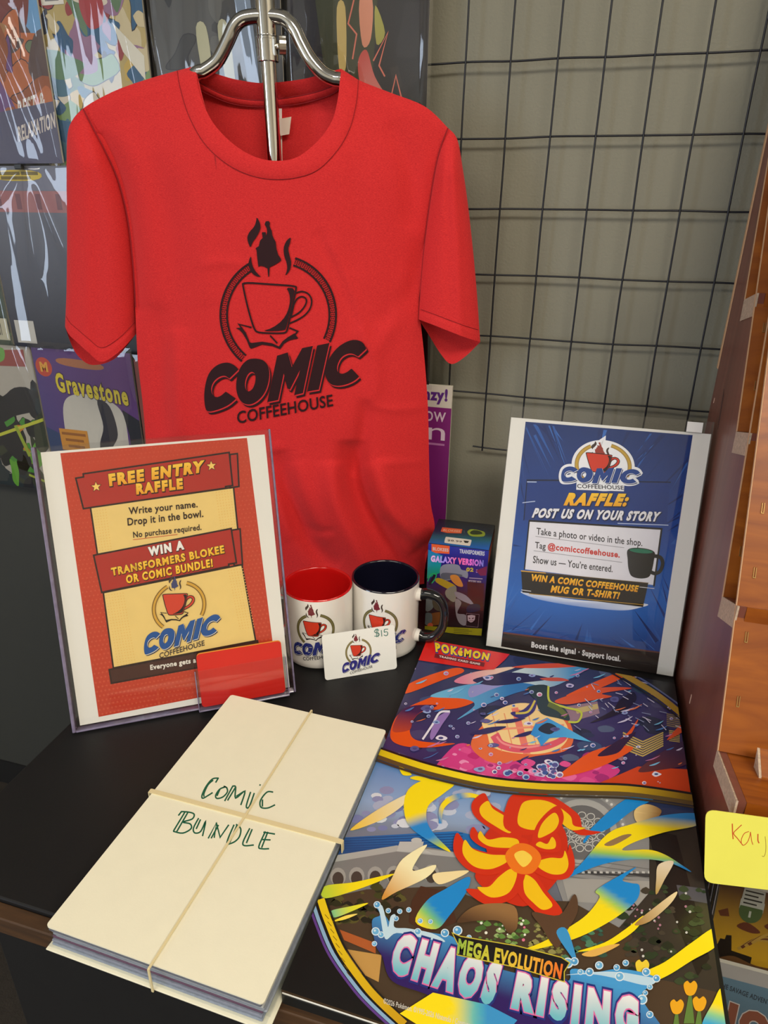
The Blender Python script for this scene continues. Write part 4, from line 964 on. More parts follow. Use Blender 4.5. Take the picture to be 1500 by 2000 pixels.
# ------------------------------------------------------------------ blind box
BXY, BYAW, BW, BD, BH = (-.1486, .7265), .0339, .0736, .0739, .1235
bu = np.array([cos(BYAW), sin(BYAW), 0]); bv = np.array([-sin(BYAW), cos(BYAW), 0]); bo = np.array([*BXY, 0.])
FB = lambda x, y, z: tuple(bo+bu*x+bv*y+np.array([0, 0, z]))
bb = thing('toy_box', 'dark blue cardboard toy box with holographic lettering, right of the black-handled mug', 'box', (*BXY, 0), BYAW)
M_carton = mat('black_carton', (.012,.012,.016), .3, noise=.2, coat=.3)
M_holo = ink('holographic_carton_ink', .25, coat=.5)
build('carton', *boxg(0, BW, 0, BD, .0003, BH, .0012, FB), M_carton, bb)
BQ = homog([(120,470),(1025,590),(945,1905),(78,1712)], [(0,0),(BW,0),(BW,BH),(0,BH)])
a = Art(BQ, lambda u, v, h: FB(u, -h-.0001, BH-v), .00002, clip=(.0004, .0004, BW-.0004, BH-.0004))
a.poly(Q((120,470),(1025,590),(945,1905),(78,1712)), ramp([(0,S(30,50,160)),(.16,S(34,20,120)),(.32,S(38,24,110)),(.5,S(60,30,50)),(.75,S(52,26,30)),(1,S(30,20,24))], (570,530), (520,1800)), sub=.012)
a.poly(Q((118,560),(330,650),(290,900),(100,980),(108,760)), lin(S(20,120,190), S(20,150,110), (110,600), (200,960)))
a.poly(Q((168,470),(432,505),(428,628),(230,612),(170,585)), S(226,92,50)); a.text('BLOKEES', (188,525), (415,552), (188,572), S(205,190,190), bold=.03)
a.text('TRANSFORMERS', (578,560), (957,602), (575,620), S(196,200,215), bold=.04, BR=(955,668))
a.text('GALAXY VERSION', (165,642), (945,730), (160,735), ramp([(0,S(250,190,240)),(.25,S(160,150,255)),(.5,S(255,110,150)),(.75,S(240,110,220)),(1,S(110,120,210))], (160,690), (945,780)), bold=.06, BR=(940,828))
a.text('02', (685,830), (795,840), (680,890), S(190,170,60), bold=.05); a.text('SOS', (832,865), (932,875), (830,912), S(180,130,190), bold=.04)
a.poly(Q((700,1040),(960,1080),(950,1500),(720,1400)), S(70,26,28)); a.poly(Q((830,880),(1000,820),(990,960),(900,960)), S(110,30,70))
# plain grey and gold block shapes instead of the pictured toy
for P, c in ((Q((300,830),(380,775),(560,790),(610,860),(700,890),(700,990),(600,960),(420,1010),(310,980)), S(130,132,150)), (Q((330,900),(600,930),(590,970),(340,1000)), S(84,88,104)), (Q((450,940),(560,950),(640,1100),(560,1100),(470,1020)), S(200,130,60)), (Q((280,970),(520,1090),(480,1165),(240,1030)), S(170,140,30)),
             (Q((480,1100),(540,1120),(520,1330),(400,1260),(380,1160)), S(130,125,115)), (Q((100,1190),(190,1230),(200,1400),(95,1440)), S(110,115,118)), (Q((520,1180),(680,1240),(800,1370),(760,1380),(560,1280)), S(136,126,140)), (Q((530,1290),(620,1350),(560,1500),(690,1540),(690,1690),(600,1660),(540,1520)), S(132,122,130)), (Q((110,1500),(380,1480),(360,1640),(100,1650)), S(120,72,36)), (Q((90,1480),(180,1490),(180,1620),(90,1640)), S(95,102,105)), (Q((200,1250),(380,1300),(380,1460),(220,1420)), S(84,74,60)), (Q((700,1430),(760,1380),(890,1390),(900,1480),(720,1500)), S(44,36,60))):
    a.poly(cmr(P, 4, True), c)
a.poly(disc((160,1660), 40), S(200,90,60))
a.stroke(cmr(Q((120,1010),(170,915),(240,915),(225,985),(180,1040)), 5), 14, S(40,170,100)); a.stroke(Q((150,1050),(215,930)), 34, S(22,22,30))
a.poly(Q((715,1545),(775,1540),(835,1555),(828,1620),(795,1650),(765,1655),(720,1625)), S(176,150,160)); a.poly(Q((735,1575),(760,1590),(755,1605),(735,1592)), S(80,40,50)); a.poly(Q((785,1592),(812,1580),(812,1598),(785,1607)), S(80,40,50)); a.stroke(Q((735,1625),(775,1632),(812,1628)), 5, S(80,40,50))
a.stroke(Q((700,1512),(895,1540),(880,1735),(695,1700)), 6, S(130,100,110), closed=True)
a.stroke(Q((735,985),(930,1005)), 16, S(150,130,160)); a.text('MYSTERY BOX', (722,1012), (917,1035), (720,1040), S(190,170,180), bold=.03)
a.poly(Q((82,1660),(945,1760),(938,1868),(80,1745)), S(150,140,24))
for k in range(3): a.stroke(Q((510,1735+25*k),(740+50*(k % 2),1765+25*k)), 8, S(95,90,30), joins=False)
a.make('front_print', M_holo, bb)
TQ = homog([(270,105),(1130,205),(1025,590),(120,470)], [(0,BD),(BW,BD),(BW,0),(0,0)])
a = Art(TQ, lambda u, v, h: FB(u, v, BH+h+.0001), .00002, clip=(.0004, .0004, BW-.0004, BD-.0004))
a.poly(Q((270,105),(1130,205),(1025,590),(120,470)), ramp([(0,S(16,18,30)),(.45,S(24,40,66)),(.7,S(20,100,120)),(1,S(20,100,200))], (640,150), (620,540)), sub=.012)
a.poly(Q((325,238),(625,268),(610,332),(400,325),(302,300)), S(228,96,50)); a.text('BLOKEES', (345,262), (600,285), (335,295), S(235,170,140), bold=.03)
a.poly(cmr(Q((700,310),(760,270),(890,290),(965,320),(945,380),(760,375)), 4, True), S(150,170,50)); a.poly(cmr(Q((740,320),(800,285),(900,305),(920,345),(780,350)), 4, True), S(46,60,30)); a.stroke(Q((650,285),(655,325)), 5, S(90,110,120))
a.poly(chaikin(Q((372,390),(386,382),(386,382),(754,428),(764,440),(742,514),(730,522),(730,522),(366,474),(356,462)), 1), S(238,234,222))
a.text('$8.99', (405,418), (620,445), (398,448), S(60,60,60), bold=.02); a.poly(Q((640,440),(725,450),(705,478),(660,475)), S(40,40,44)); 
a.make('top_print', M_holo, bb)
build('side_flap', *boxg(BW+.0001, BW+.0004, .004, BD-.004, BH-.018, BH-.004, 0, FB), mat('orange_side_print', S(190,70,44), .3, noise=.2), bb)

# ------------------------------------------------------------------ game display poster box lying on the table
PYAW, PBW, PBL, PBH = -.0083, .2828, .4279, .012
pu = np.array([cos(PYAW), sin(PYAW), 0]); pv = np.array([-sin(PYAW), cos(PYAW), 0]); po = np.array([-.1366, .6861, 0])
FP = lambda u, v, h: tuple(po+pu*u-pv*v+np.array([0, 0, h]))     # u across, v down from the far edge
def PXY(p):
    q = on_z(p, PBH)-po; return (float(q @ pu), float(-(q @ pv)))
pb = thing('game_display_board', 'large glossy colourful trading card game display board lying flat at the right of the table', 'display board', tuple(po+pu*PBW/2-pv*PBL/2), PYAW)
build('board', *boxg(0, PBW, 0, PBL, .0003, PBH-.0016, .0006, FP), mat('black_foam_board', (.010,.010,.010), .45, noise=.1), pb)
build('print_sheet', *boxg(.0004, PBW-.0004, .0004, PBL-.0004, PBH-.0015, PBH-.0001, .0002, FP), M_white, pb, label='white edged sheet glued on top')
M_gloss = ink('glossy_poster_ink', .38, coat=.5, spec=.4, noise=.02); M_gloss.node_tree.nodes['Principled BSDF'].inputs['Coat Roughness'].default_value = .18
Z1 = zoomed(.466667, 700, 1230); Z2 = zoomed(.586667, 540, 1500)
class Two(Art): pass
a = Art(PXY, lambda u, v, h: FP(u, v, PBH+h), 0.00002, clip=(0, 0, PBW, PBL))
L1 = lambda pts: [Z1(p) for p in pts]; L2 = lambda pts: [Z2(p) for p in pts]
CR = lambda pts, n=5: cmr(pts, n, True)
r = random.Random(11)
GY, GR, GO = S(252,226,20), S(212,48,16), S(232,86,18)
a.poly(Q((800,1200),(1500,1280),(1500,1700),(690,1700)), ramp([(0,S(58,64,112)),(.35,S(48,56,92)),(.7,S(58,48,104)),(1,S(46,34,80))], (1000,1250), (1050,1560)), sub=.03)
for i in range(70):   # soft city background patches
    x, y = 730+640*r.random(), 1270+270*r.random(); s = 8+26*r.random()
    a.poly(CR([(x-s, y-s*.2), (x, y-s*.45), (x+s, y-s*.1), (x+s*.8, y+s*.3), (x-s*.6, y+s*.35)], 3), r.choice([S(40,48,86), S(58,78,122), S(70,66,112), S(34,38,70), S(84,96,130), S(52,72,96)]), layer=2+i % 3)
a.n = 5
for i in range(7):
    a.poly(L1(Q((1108,428+11*i),(1190,466+10*i),(1275,428+9*i),(1277,433+9*i),(1190,472+10*i),(1106,434+11*i))), S(196,172,92), layer=6)
    a.poly(L1(Q((1300,360+7*i+60),(1345,366+7*i+60),(1345,370+7*i+60),(1300,364+7*i+60))), S(190,166,90), layer=6)
    a.poly(L1(Q((1290,350+8*i),(1352,362+8*i),(1352,366+8*i),(1290,354+8*i))), S(150,132,86), layer=6)
a.poly(L1(Q((820,330),(1000,300),(1010,350),(880,390))), S(150,120,140), layer=6); a.poly(L1(Q((905,330),(1000,310),(1005,330),(915,352))), S(196,176,120), layer=6)
a.poly(L1(Q((1000,500),(1030,490),(1125,540),(1100,548))), S(160,116,130), layer=6); a.poly(L1(Q((960,620),(1000,560),(1060,580),(1090,610),(1010,650))), S(70,66,110), layer=6)
a.n = 7
a.poly(L1(CR(Q((320,600),(385,500),(440,475),(500,500),(560,520),(640,540),(740,590),(880,600),(960,560),(1020,555),(1095,590),(1020,640),(940,665),(700,665),(470,635)))), S(214,62,138))
for i in range(60):
    x, y = 380+640*r.random(), 500+145*r.random()
    if y < 540 and 560 < x < 960: continue
    s = 10+26*r.random(); a.poly(L1(CR(Q((x-s,y),(x-s*.2,y-s*.6),(x+s,y-s*.1),(x+s*.3,y+s*.5)), 3)), r.choice([S(236,110,170), S(196,40,116), S(240,150,196), S(170,44,120), S(226,80,150)]), layer=9+i % 2)
a.n = 11
a.poly(L1(CR(Q((470,480),(520,400),(600,340),(700,310),(820,330),(880,380),(900,460),(860,510),(740,530),(600,560),(520,540)))), S(232,110,60))
a.poly(L1(CR(Q((520,380),(620,320),(720,310),(840,360),(880,430),(850,490),(760,520),(640,515),(560,490),(540,440)))), S(250,216,150))
for k in range(6): a.stroke(L1(Q((560+50*k,350),(600+50*k,510))), 2.2, S(240,160,110), joins=False, layer=a.n)
a.poly(L1(Q((640,330),(668,325),(720,520),(690,522))), S(240,130,110)); a.stroke(L1(Q((540,420),(860,400))), 4, S(244,150,120), joins=False)
a.stroke(L1(cmr(Q((575,450),(600,482),(680,500),(780,490),(850,462),(872,430)), 8)), lambda t: 16*(1-.5*t)+2, S(226,90,110)); a.stroke(L1(cmr(Q((580,450),(610,478),(690,494),(780,482)), 8)), 4, S(246,150,150))
# orange brush swirls
def brush(pts, c0, c1=None, p0=None, p1=None, T=L1):
    a.poly(T(CR(pts, 5)), c0 if c1 is None else lin(c0, c1, T([p0])[0], T([p1])[0]), sub=None if c1 is None else .012)
brush(Q((205,232),(300,190),(410,160),(440,178),(350,212),(200,268)), GO)
brush(Q((135,455),(150,380),(200,330),(300,285),(400,245),(500,228),(530,245),(500,295),(410,330),(280,340),(232,375),(215,425),(240,462),(330,475),(405,478),(300,494),(190,488)), GO)
brush(Q((146,400),(180,340),(235,318),(330,318),(262,345),(228,380),(214,420),(150,430)), S(60,26,76), S(196,70,30), (190,340), (180,440))
brush(Q((300,280),(420,238),(560,218),(700,204),(745,238),(640,272),(520,322),(412,378),(486,318),(440,290)), S(110,186,226), S(44,120,190), (350,260), (650,260))
brush(Q((470,240),(560,225),(660,215),(560,250),(470,285)), S(150,150,210))
brush(Q((400,218),(470,182),(600,160),(655,160),(560,192),(480,228)), S(244,216,190), S(226,130,160), (620,165), (420,215))
brush(Q((600,205),(700,160),(800,150),(965,150),(900,200),(800,242),(720,228)), S(200,220,225), S(72,150,205), (700,200), (900,180))
brush(Q((480,210),(640,180),(800,205),(700,222),(560,235)), S(40,34,80))
brush(Q((640,158),(800,142),(965,150),(800,162)), S(214,78,40)); brush(Q((870,276),(1000,215),(1095,180),(1112,198),(1010,246),(930,268)), GO); brush(Q((760,205),(840,202),(880,215),(800,216)), S(200,80,60))
brush(Q((826,296),(1000,246),(1145,246),(1020,268),(1060,282),(960,300),(870,314)), S(222,84,40)); brush(Q((1150,262),(1160,300),(1095,352),(970,392),(1060,340),(1095,295)), S(34,22,46))
brush(Q((705,245),(790,235),(800,300),(862,330),(884,380),(835,372),(765,352),(742,300)), S(30,56,66)); a.stroke(L1(cmr(Q((795,240),(800,300),(860,325),(930,345),(920,385),(880,388)), 6)), 4, S(196,206,70)); a.stroke(L1(cmr(Q((800,315),(840,335),(866,360)), 6)), 10, S(96,110,50))
brush(Q((638,348),(690,336),(742,288),(738,340),(692,372),(655,366)), S(52,44,120)); a.stroke(L1(cmr(Q((660,352),(710,345),(738,300)), 6)), 4, S(214,196,80))
brush(Q((560,392),(620,378),(700,372),(640,392)), S(48,40,96)); brush(Q((465,438),(540,412),(620,408),(540,438)), S(48,40,96)); brush(Q((650,450),(700,430),(740,425),(700,448)), S(48,40,96))
P = L1(Q((720,440),(742,392),(790,370),(850,402),(975,472),(862,452),(800,456),(765,490),(748,456))); a.poly(P, lin(S(40,140,220), S(90,190,240), P[0], P[4])); a.poly(L1(CR(Q((752,420),(790,392),(830,412),(800,440)))), S(30,44,66))
brush(Q((850,600),(960,520),(1050,488),(1120,440),(1172,374),(1140,440),(1100,480),(1150,500),(1050,560),(940,600),(820,625)), GO)
brush(Q((1000,530),(1080,470),(1160,430),(1120,480),(1080,520)), S(52,26,60)); a.poly(L1(Q((980,655),(1090,610),(1170,575),(1392,588),(1398,710),(1200,676))), S(206,66,20)); brush(Q((1170,595),(1260,520),(1370,470),(1380,560),(1260,590)), S(56,36,72), S(96,44,50), (1300,480), (1260,600))
brush(Q((1290,465),(1350,400),(1362,425)), S(222,84,40)); brush(Q((300,440),(330,370),(385,345),(350,400),(310,462)), S(150,120,190)); a.stroke(L1(cmr(Q((270,460),(310,400),(340,350),(380,345)), 5)), 4, S(235,232,246))
for i in range(70):
    x, y = 150+1200*r.random(), 170+420*r.random(); l_ = 14+50*r.random(); dx, dy = l_, -l_*(.25+.2*r.random())
    a.stroke(L1(cmr(Q((x,y),(x+dx*.5,y+dy*.35),(x+dx,y+dy)), 4)), lambda t, k=1+2.4*r.random(): k*sin(pi*t)+.4, r.choice([S(120,190,230), S(214,208,238), S(70,120,190), S(226,120,70), S(200,120,170), S(60,50,110)]), layer=a.n+1+i % 2)
a.n += 2
for i in range(26):
    x, y = 170+1150*r.random(), 180+440*r.random(); s = 5+11*r.random()
    a.poly(L1(CR([(x+s*(1.2+.8*r.random())*cos(t), y+s*(.5+.5*r.random())*sin(t)) for t in [2*pi*k/7 for k in range(7)]], 3)), r.choice([S(232,226,244), S(196,190,230), S(150,170,220), S(90,90,150)]), layer=a.n+1)
    a.poly(L1(disc((x, y), s*.7, s*.35, n=10)), r.choice([S(70,70,130), S(110,90,150), S(60,90,150)]), layer=a.n+2)
a.n += 2
for i in range(80):   # bubbles
    x, y = 160+1180*r.random(), 130+520*r.random(); s = (3+9*r.random()**2)
    if i > 55: x, y, s = 560+300*r.random(), 560+60*r.random(), 5+14*r.random()
    a.poly(L1(disc((x, y), s, s*.8, n=12)), r.choice([S(206,200,236), S(176,196,232), S(232,228,244)]), layer=a.n+1); a.poly(L1(disc((x+s*.1, y+s*.1), s*.68, s*.5, n=12)), r.choice([S(84,84,150), S(60,90,160), S(130,110,170), S(206,110,160)]), layer=a.n+2)
for i in range(40):
    x, y = 900+440*r.random(), 210+200*r.random(); a.stroke(L1(Q((x,y),(x+10+26*r.random(),y+6+18*r.random()))), 1.6, r.choice([S(200,196,222), S(130,140,180)]), layer=a.n+1)
a.n += 3
a.poly(Q((1175,1290),(1240,1322),(1300,1358),(1400,1450),(1450,1300),(1300,1250)), S(14,13,15))
a.stroke(cmr(Q((1165,1290),(1230,1326),(1288,1362),(1340,1404)), 6), 11, S(176,140,34)); a.stroke(cmr(Q((1190,1296),(1250,1326),(1310,1366),(1350,1398)), 6), 3, S(90,100,150)); a.stroke(cmr(Q((1150,1291),(1222,1332),(1282,1370),(1340,1416)), 6), 3, S(24,20,20))
a.poly(Q((818,1240),(1010,1262),(986,1290),(965,1309),(938,1310),(812,1290)), S(222,34,30))
a.text('POKéMON', (849,1256), (957,1278), (851,1275), S(250,214,40), bold=.06, outline=.05, ocol=S(40,60,140), shadow=(.5,1.5), BR=(953,1292)); a.poly(Q((850,1278),(947,1296),(945,1304),(848,1286)), S(120,26,36)); a.text('TRADING CARD GAME', (858,1281.5), (938,1297), (857.5,1285.5), S(235,220,215), bold=.04, BR=(937,1301))
# ---- lower picture
LOWTOP = [(680,1455),(752,1481),(790,1494),(850,1512),(950,1534),(1050,1544),(1150,1547),(1250,1552),(1420,1578)]
a.poly(LOWTOP+[(1560,2320),(480,2320),(500,1900)], ramp([(0,S(84,134,200)),(.25,S(150,176,214)),(.32,S(120,130,150)),(1,S(70,54,40))], (950,1500), (900,2000)), sub=.02)
for i in range(70):
    x, y = 250+470*r.random(), 75+140*r.random(); s = 12+24*r.random()
    if x < 330 and y < 150: continue
    a.poly(L2(disc((x, y), s, s*.55, n=10)), r.choice([S(196,206,226), S(170,180,210), S(140,146,190), S(216,222,234), S(120,130,180)]), layer=a.n+1+i % 2)
a.n += 3
a.poly(L2(Q((210,236),(600,214),(700,240),(700,300),(180,312))), lin(S(30,112,186), S(18,60,110), L2([(400,220)])[0], L2([(390,300)])[0]))
for k in range(8): a.stroke(L2(Q((215,240+8*k),(620,222+9*k))), 1.6, S(16,70,130), layer=a.n+1, joins=False)
a.n += 1
ST = [S(150,150,150), S(128,128,130), S(170,170,168), S(104,104,106)]
a.poly(L2(Q((195,300),(410,262),(470,262),(600,285),(700,300),(700,420),(560,440),(130,470))), S(126,126,126)); a.poly(L2(Q((190,296),(400,262),(640,290),(640,306),(400,282),(188,318))), S(172,172,170))
for k in range(6): a.poly(L2(disc((175+62*k+30, 366-2*k), 26, 30, n=16)), S(160,158,154)); a.poly(L2(disc((175+62*k+30, 374-2*k), 19, 24, n=16)), S(70,62,56))
a.poly(L2(Q((410,250),(490,250),(485,272),(520,290),(400,282))), S(186,186,184)); a.poly(L2(disc((466,246), 18, 9)), S(190,190,188))
a.poly(L2(Q((860,96),(1120,96),(1400,130),(1460,640),(1150,640),(960,470),(900,300))), S(140,140,140))
for rr, c in ((150, 0), (132, 1), (118, 2), (96, 3)): a.poly(L2(disc((1015, 220), rr, rr*.95, n=36)), ST[c])
for k in range(22): t = pi*(1.02+.96*k/21); a.poly(L2(disc((1015+140*cos(t), 220+133*sin(t)), 5, n=6)), S(214,214,212), layer=a.n+1)
a.n += 1
for k in range(26):
    t = 2*pi*k/13+.3*(k//13); rr = 34+28*(k//13); a.stroke(L2(disc((1020+rr*cos(t), 218+rr*.9*sin(t)), 13, 11, n=12)), 1.7, S(196,196,192), closed=True, layer=a.n+1, joins=False)
a.poly(L2(disc((1020,218), 22, 20)), S(160,160,158), layer=a.n+1); a.n += 1
for k in range(5): a.stroke(L2(Q((950,300+16*k),(1260,345+15*k))), 1.6, S(110,110,110), layer=a.n+1, joins=False)
a.poly(L2(Q((960,345),(1300,360),(1300,372),(960,358))), S(60,60,62)); a.poly(L2(Q((950,372),(1320,385),(1330,470),(970,450))), S(160,158,154)); a.n += 1
for k in range(16): a.poly(L2(Q((975+20*k,349),(985+20*k,350),(985+20*k,357),(975+20*k,356))), S(190,190,188), layer=a.n+1)
a.n += 1
a.poly(L2(Q((1200,90),(1420,90),(1420,220),(1300,200),(1230,150))), S(46,58,96)); a.poly(L2(Q((1240,210),(1420,200),(1500,860),(1180,860),(1120,560),(1240,420))), S(52,48,42)); a.poly(L2(Q((1230,205),(1330,230),(1440,640),(1400,700),(1290,420))), S(26,23,22)); a.poly(L2(Q((1330,395),(1440,410),(1450,460),(1340,440))), S(84,84,90))
a.poly(L2(Q((100,455),(300,410),(560,400),(660,440),(980,450),(1180,560),(1230,700),(1500,760),(1500,1300),(0,1300),(0,700))), S(74,58,42))
def leafy(x0, x1, y0, y1, pal, n, s0):
    for i in range(n):
        x, y = x0+(x1-x0)*r.random(), y0+(y1-y0)*r.random(); s = s0*(.4+.9*r.random()); a.poly(L2(CR(Q((x-s,y),(x,y-s*.7),(x+s,y+s*.2),(x-s*.1,y+s*.6)), 2)), r.choice(pal), layer=a.n+1+i % 3)
    a.n += 3
leafy(170, 420, 400, 520, [S(44,46,24), S(64,66,30), S(90,84,40), S(34,32,22)], 60, 18)
leafy(670, 830, 500, 600, [S(96,136,64), S(120,160,80), S(70,104,48), S(150,176,110)], 60, 12); leafy(840, 960, 530, 650, [S(130,128,70), S(104,104,58), S(150,146,86)], 40, 12)
leafy(1150, 1430, 400, 720, [S(40,58,36), S(30,42,28), S(54,70,44), S(66,60,50)], 90, 18); leafy(960, 1090, 540, 640, [S(60,110,90), S(80,130,100), S(50,84,70)], 26, 14)
for i in range(26): x, y = 1170+240*r.random(), 400+260*r.random(); a.poly(L2(disc((x, y), 3+2*r.random(), n=6)), r.choice([S(200,200,196), S(170,120,140)]), layer=a.n+1)
for i in range(16): x, y = 680+150*r.random(), 505+80*r.random(); a.poly(L2(disc((x, y), 3+3*r.random(), n=6)), r.choice([S(226,120,150), S(236,236,220)]), layer=a.n+1)
a.n += 1
a.poly(L2(Q((210,545),(330,590),(330,625),(225,580))), S(176,92,44)); a.poly(L2(Q((230,610),(350,630),(340,720),(260,680))), S(196,150,80)); a.poly(L2(Q((480,400),(570,420),(600,520),(500,560),(440,520),(450,450))), S(74,44,28))
for k, (x, y) in enumerate(((1375,738),(1405,790),(1330,800),(1215,668))):
    a.poly(L2(Q((x-4,y+20),(x+4,y+20),(x+14,y+120),(x-22,y+120))), S(96,130,60)); a.poly(L2(CR(Q((x-22,y-8),(x-10,y-22),(x,y-14),(x+14,y-22),(x+24,y-4),(x+12,y+24),(x-12,y+24)))), S(236,170,30) if k != 3 else S(240,210,60))
# flames and ribbons of the lower picture
BLU = S(24,138,214); PY = S(250,222,120)
def rib(pts, stops, p0, p1, n=5): a.poly(L2(CR(pts, n)), ramp(stops, L2([p0])[0], L2([p1])[0]), sub=.008)
brush(Q((245,215),(330,150),(440,92),(420,132),(345,182)), S(246,206,70), S(236,226,190), (260,210), (430,100), L2); brush(Q((385,372),(420,310),(500,262),(470,310),(455,350),(530,330),(500,372),(400,420),(350,445)), S(250,240,190), S(214,150,60), (450,340), (370,440), L2)
brush(Q((520,362),(580,352),(640,350),(600,375),(540,395)), S(246,226,170), T=L2)
rib(Q((590,58),(505,46),(445,72),(424,125),(438,195),(500,246),(580,288),(525,228),(500,182),(506,132),(556,92)), [(0,GY),(.4,GY),(.55,BLU),(.75,BLU),(.9,S(180,206,60)),(1,GY)], (480,50), (560,288))
rib(Q((408,2),(420,30),(450,30),(430,12)), [(0,GY),(1,GY)], (400,0), (450,30)); rib(Q((445,42),(500,54),(520,48),(470,34)), [(0,GY),(1,GY)], (440,40), (520,50))
a.stroke(L2(cmr(Q((545,190),(550,140),(585,108),(640,98),(690,108)), 8)), lambda t: 5+6*sin(pi*t), ramp([(0,BLU),(.2,GY),(.35,GY),(.6,BLU),(.8,GY),(1,GY)], L2([(545,190)])[0], L2([(690,108)])[0]))
rib(Q((160,402),(260,388),(392,360),(300,402),(165,442)), [(0,S(190,214,60)),(.4,GY),(1,GY)], (160,420), (390,362)); rib(Q((182,484),(240,470),(306,458),(240,490),(190,506)), [(0,S(120,200,150)),(.5,S(220,226,60)),(1,GY)], (180,490), (306,458)); rib(Q((186,520),(230,500),(270,494),(230,512)), [(0,GY),(1,PY)], (186,520), (270,494))
rib(Q((462,520),(500,450),(560,412),(640,370),(632,420),(575,500),(530,545)), [(0,GY),(.35,S(120,200,120)),(.6,BLU),(1,BLU)], (470,520), (560,440))
rib(Q((1036,222),(1160,112),(1262,104),(1180,152),(1100,212)), [(0,BLU),(1,BLU)], (1040,220), (1260,104)); rib(Q((1020,250),(1040,225),(1050,222),(1026,256)), [(0,BLU),(1,BLU)], (0,0), (1,1))
brush(Q((1190,150),(1230,128),(1280,150),(1250,185),(1200,190)), S(236,206,140), S(150,110,60), (1210,150), (1270,160), L2)
rib(Q((955,378),(1010,330),(1100,228),(1180,195),(1290,165),(1400,160),(1400,198),(1290,222),(1190,255),(1150,282),(1235,280),(1290,296),(1345,330),(1378,355),(1300,322),(1200,312),(1080,330)), [(0,S(40,130,200)),(.18,GY),(.55,GY),(.66,S(150,196,90)),(.75,BLU),(1,BLU)], (1190,160), (1170,372))
brush(Q((1090,262),(1150,232),(1180,232),(1120,266)), S(150,120,80), T=L2); brush(Q((1270,330),(1320,320),(1290,380),(1262,430),(1262,380)), S(236,220,190), S(190,160,90), (1290,330), (1265,420), L2)
rib(Q((1195,338),(1150,380),(1180,392),(1206,400),(1196,450),(1120,512),(1010,570),(900,604),(800,622),(880,590),(960,546),(1030,498),(1074,440),(1066,412)), [(0,BLU),(.32,BLU),(.42,S(160,206,90)),(.5,GY),(1,GY)], (1180,350), (1010,590))
rib(Q((1000,620),(1090,590),(1160,545),(1220,500),(1190,550),(1100,605)), [(0,GY),(1,GY)], (0,0), (1,1)); brush(Q((1190,530),(1260,470),(1330,420),(1310,460),(1240,520)), S(238,218,170), S(170,130,70), (1320,425), (1200,525), L2); brush(Q((1015,628),(1100,600),(1140,598),(1060,636)), S(230,180,90), T=L2)
rib(Q((1205,698),(1290,655),(1380,590),(1456,542),(1462,600),(1380,650),(1300,700),(1240,722)), [(0,GY),(1,GY)], (0,0), (1,1)); rib(Q((1415,870),(1450,790),(1480,745),(1500,860)), [(0,GY),(.4,GY),(.7,S(140,206,150)),(1,S(60,170,220))], (1470,760), (1440,860))
# plain burst of flame petals in the middle
def petal(pts, inner=.68, dy=0, c0=GR, c1=S(246,196,16)):
    cx, cy = np.mean(pts, axis=0); a.poly(L2(CR(pts, 6)), c0)
    a.poly(L2(CR([(cx+(x-cx)*inner, cy+dy+(y-cy)*inner) for x, y in pts], 6)), c1)
a.poly(L2(CR(Q((700,300),(690,240),(740,180),(800,130),(880,130),(960,220),(960,330),(900,420),(820,470),(720,430),(660,370)))), S(204,44,16))
petal(Q((800,255),(720,215),(660,170),(650,125),(690,92),(715,130),(770,165),(815,200)), .66)
petal(Q((760,210),(765,130),(800,92),(900,96),(1000,160),(1020,210),(1078,222),(1010,232),(950,190),(900,170),(850,230)), .70)
petal(Q((830,280),(760,285),(690,275),(645,240),(655,205),(690,245),(760,235),(830,245)), .7); petal(Q((850,260),(870,190),(930,135),(955,170),(940,215),(900,245)), .66)
petal(Q((840,270),(890,290),(940,285),(945,250),(925,225),(900,262),(860,250)), .62); petal(Q((800,330),(720,365),(640,350),(590,290),(600,225),(640,270),(720,295),(800,300)), .7)
petal(Q((840,320),(900,300),(960,300),(975,265),(992,330),(970,375),(910,380),(850,350)), .68); petal(Q((800,330),(850,350),(900,420),(950,490),(900,515),(850,480),(800,420)), .62); petal(Q((830,350),(790,440),(700,465),(630,415),(690,410),(740,360),(800,320)), .66)
a.poly(L2(CR(Q((760,300),(800,262),(850,270),(880,310),(850,360),(790,355)))), S(240,120,24)); a.poly(L2(CR(Q((790,300),(820,285),(850,310),(820,340)))), S(252,214,80))
brush(Q((640,480),(700,462),(790,470),(800,540),(770,560),(740,520),(660,520),(600,524)), S(150,110,66), S(84,58,36), (700,470), (680,530), L2); brush(Q((850,490),(940,500),(990,430),(1000,490),(960,560),(930,610),(880,540)), S(90,64,44), T=L2); brush(Q((930,560),(965,548),(1000,660),(980,640)), S(60,150,210), T=L2)
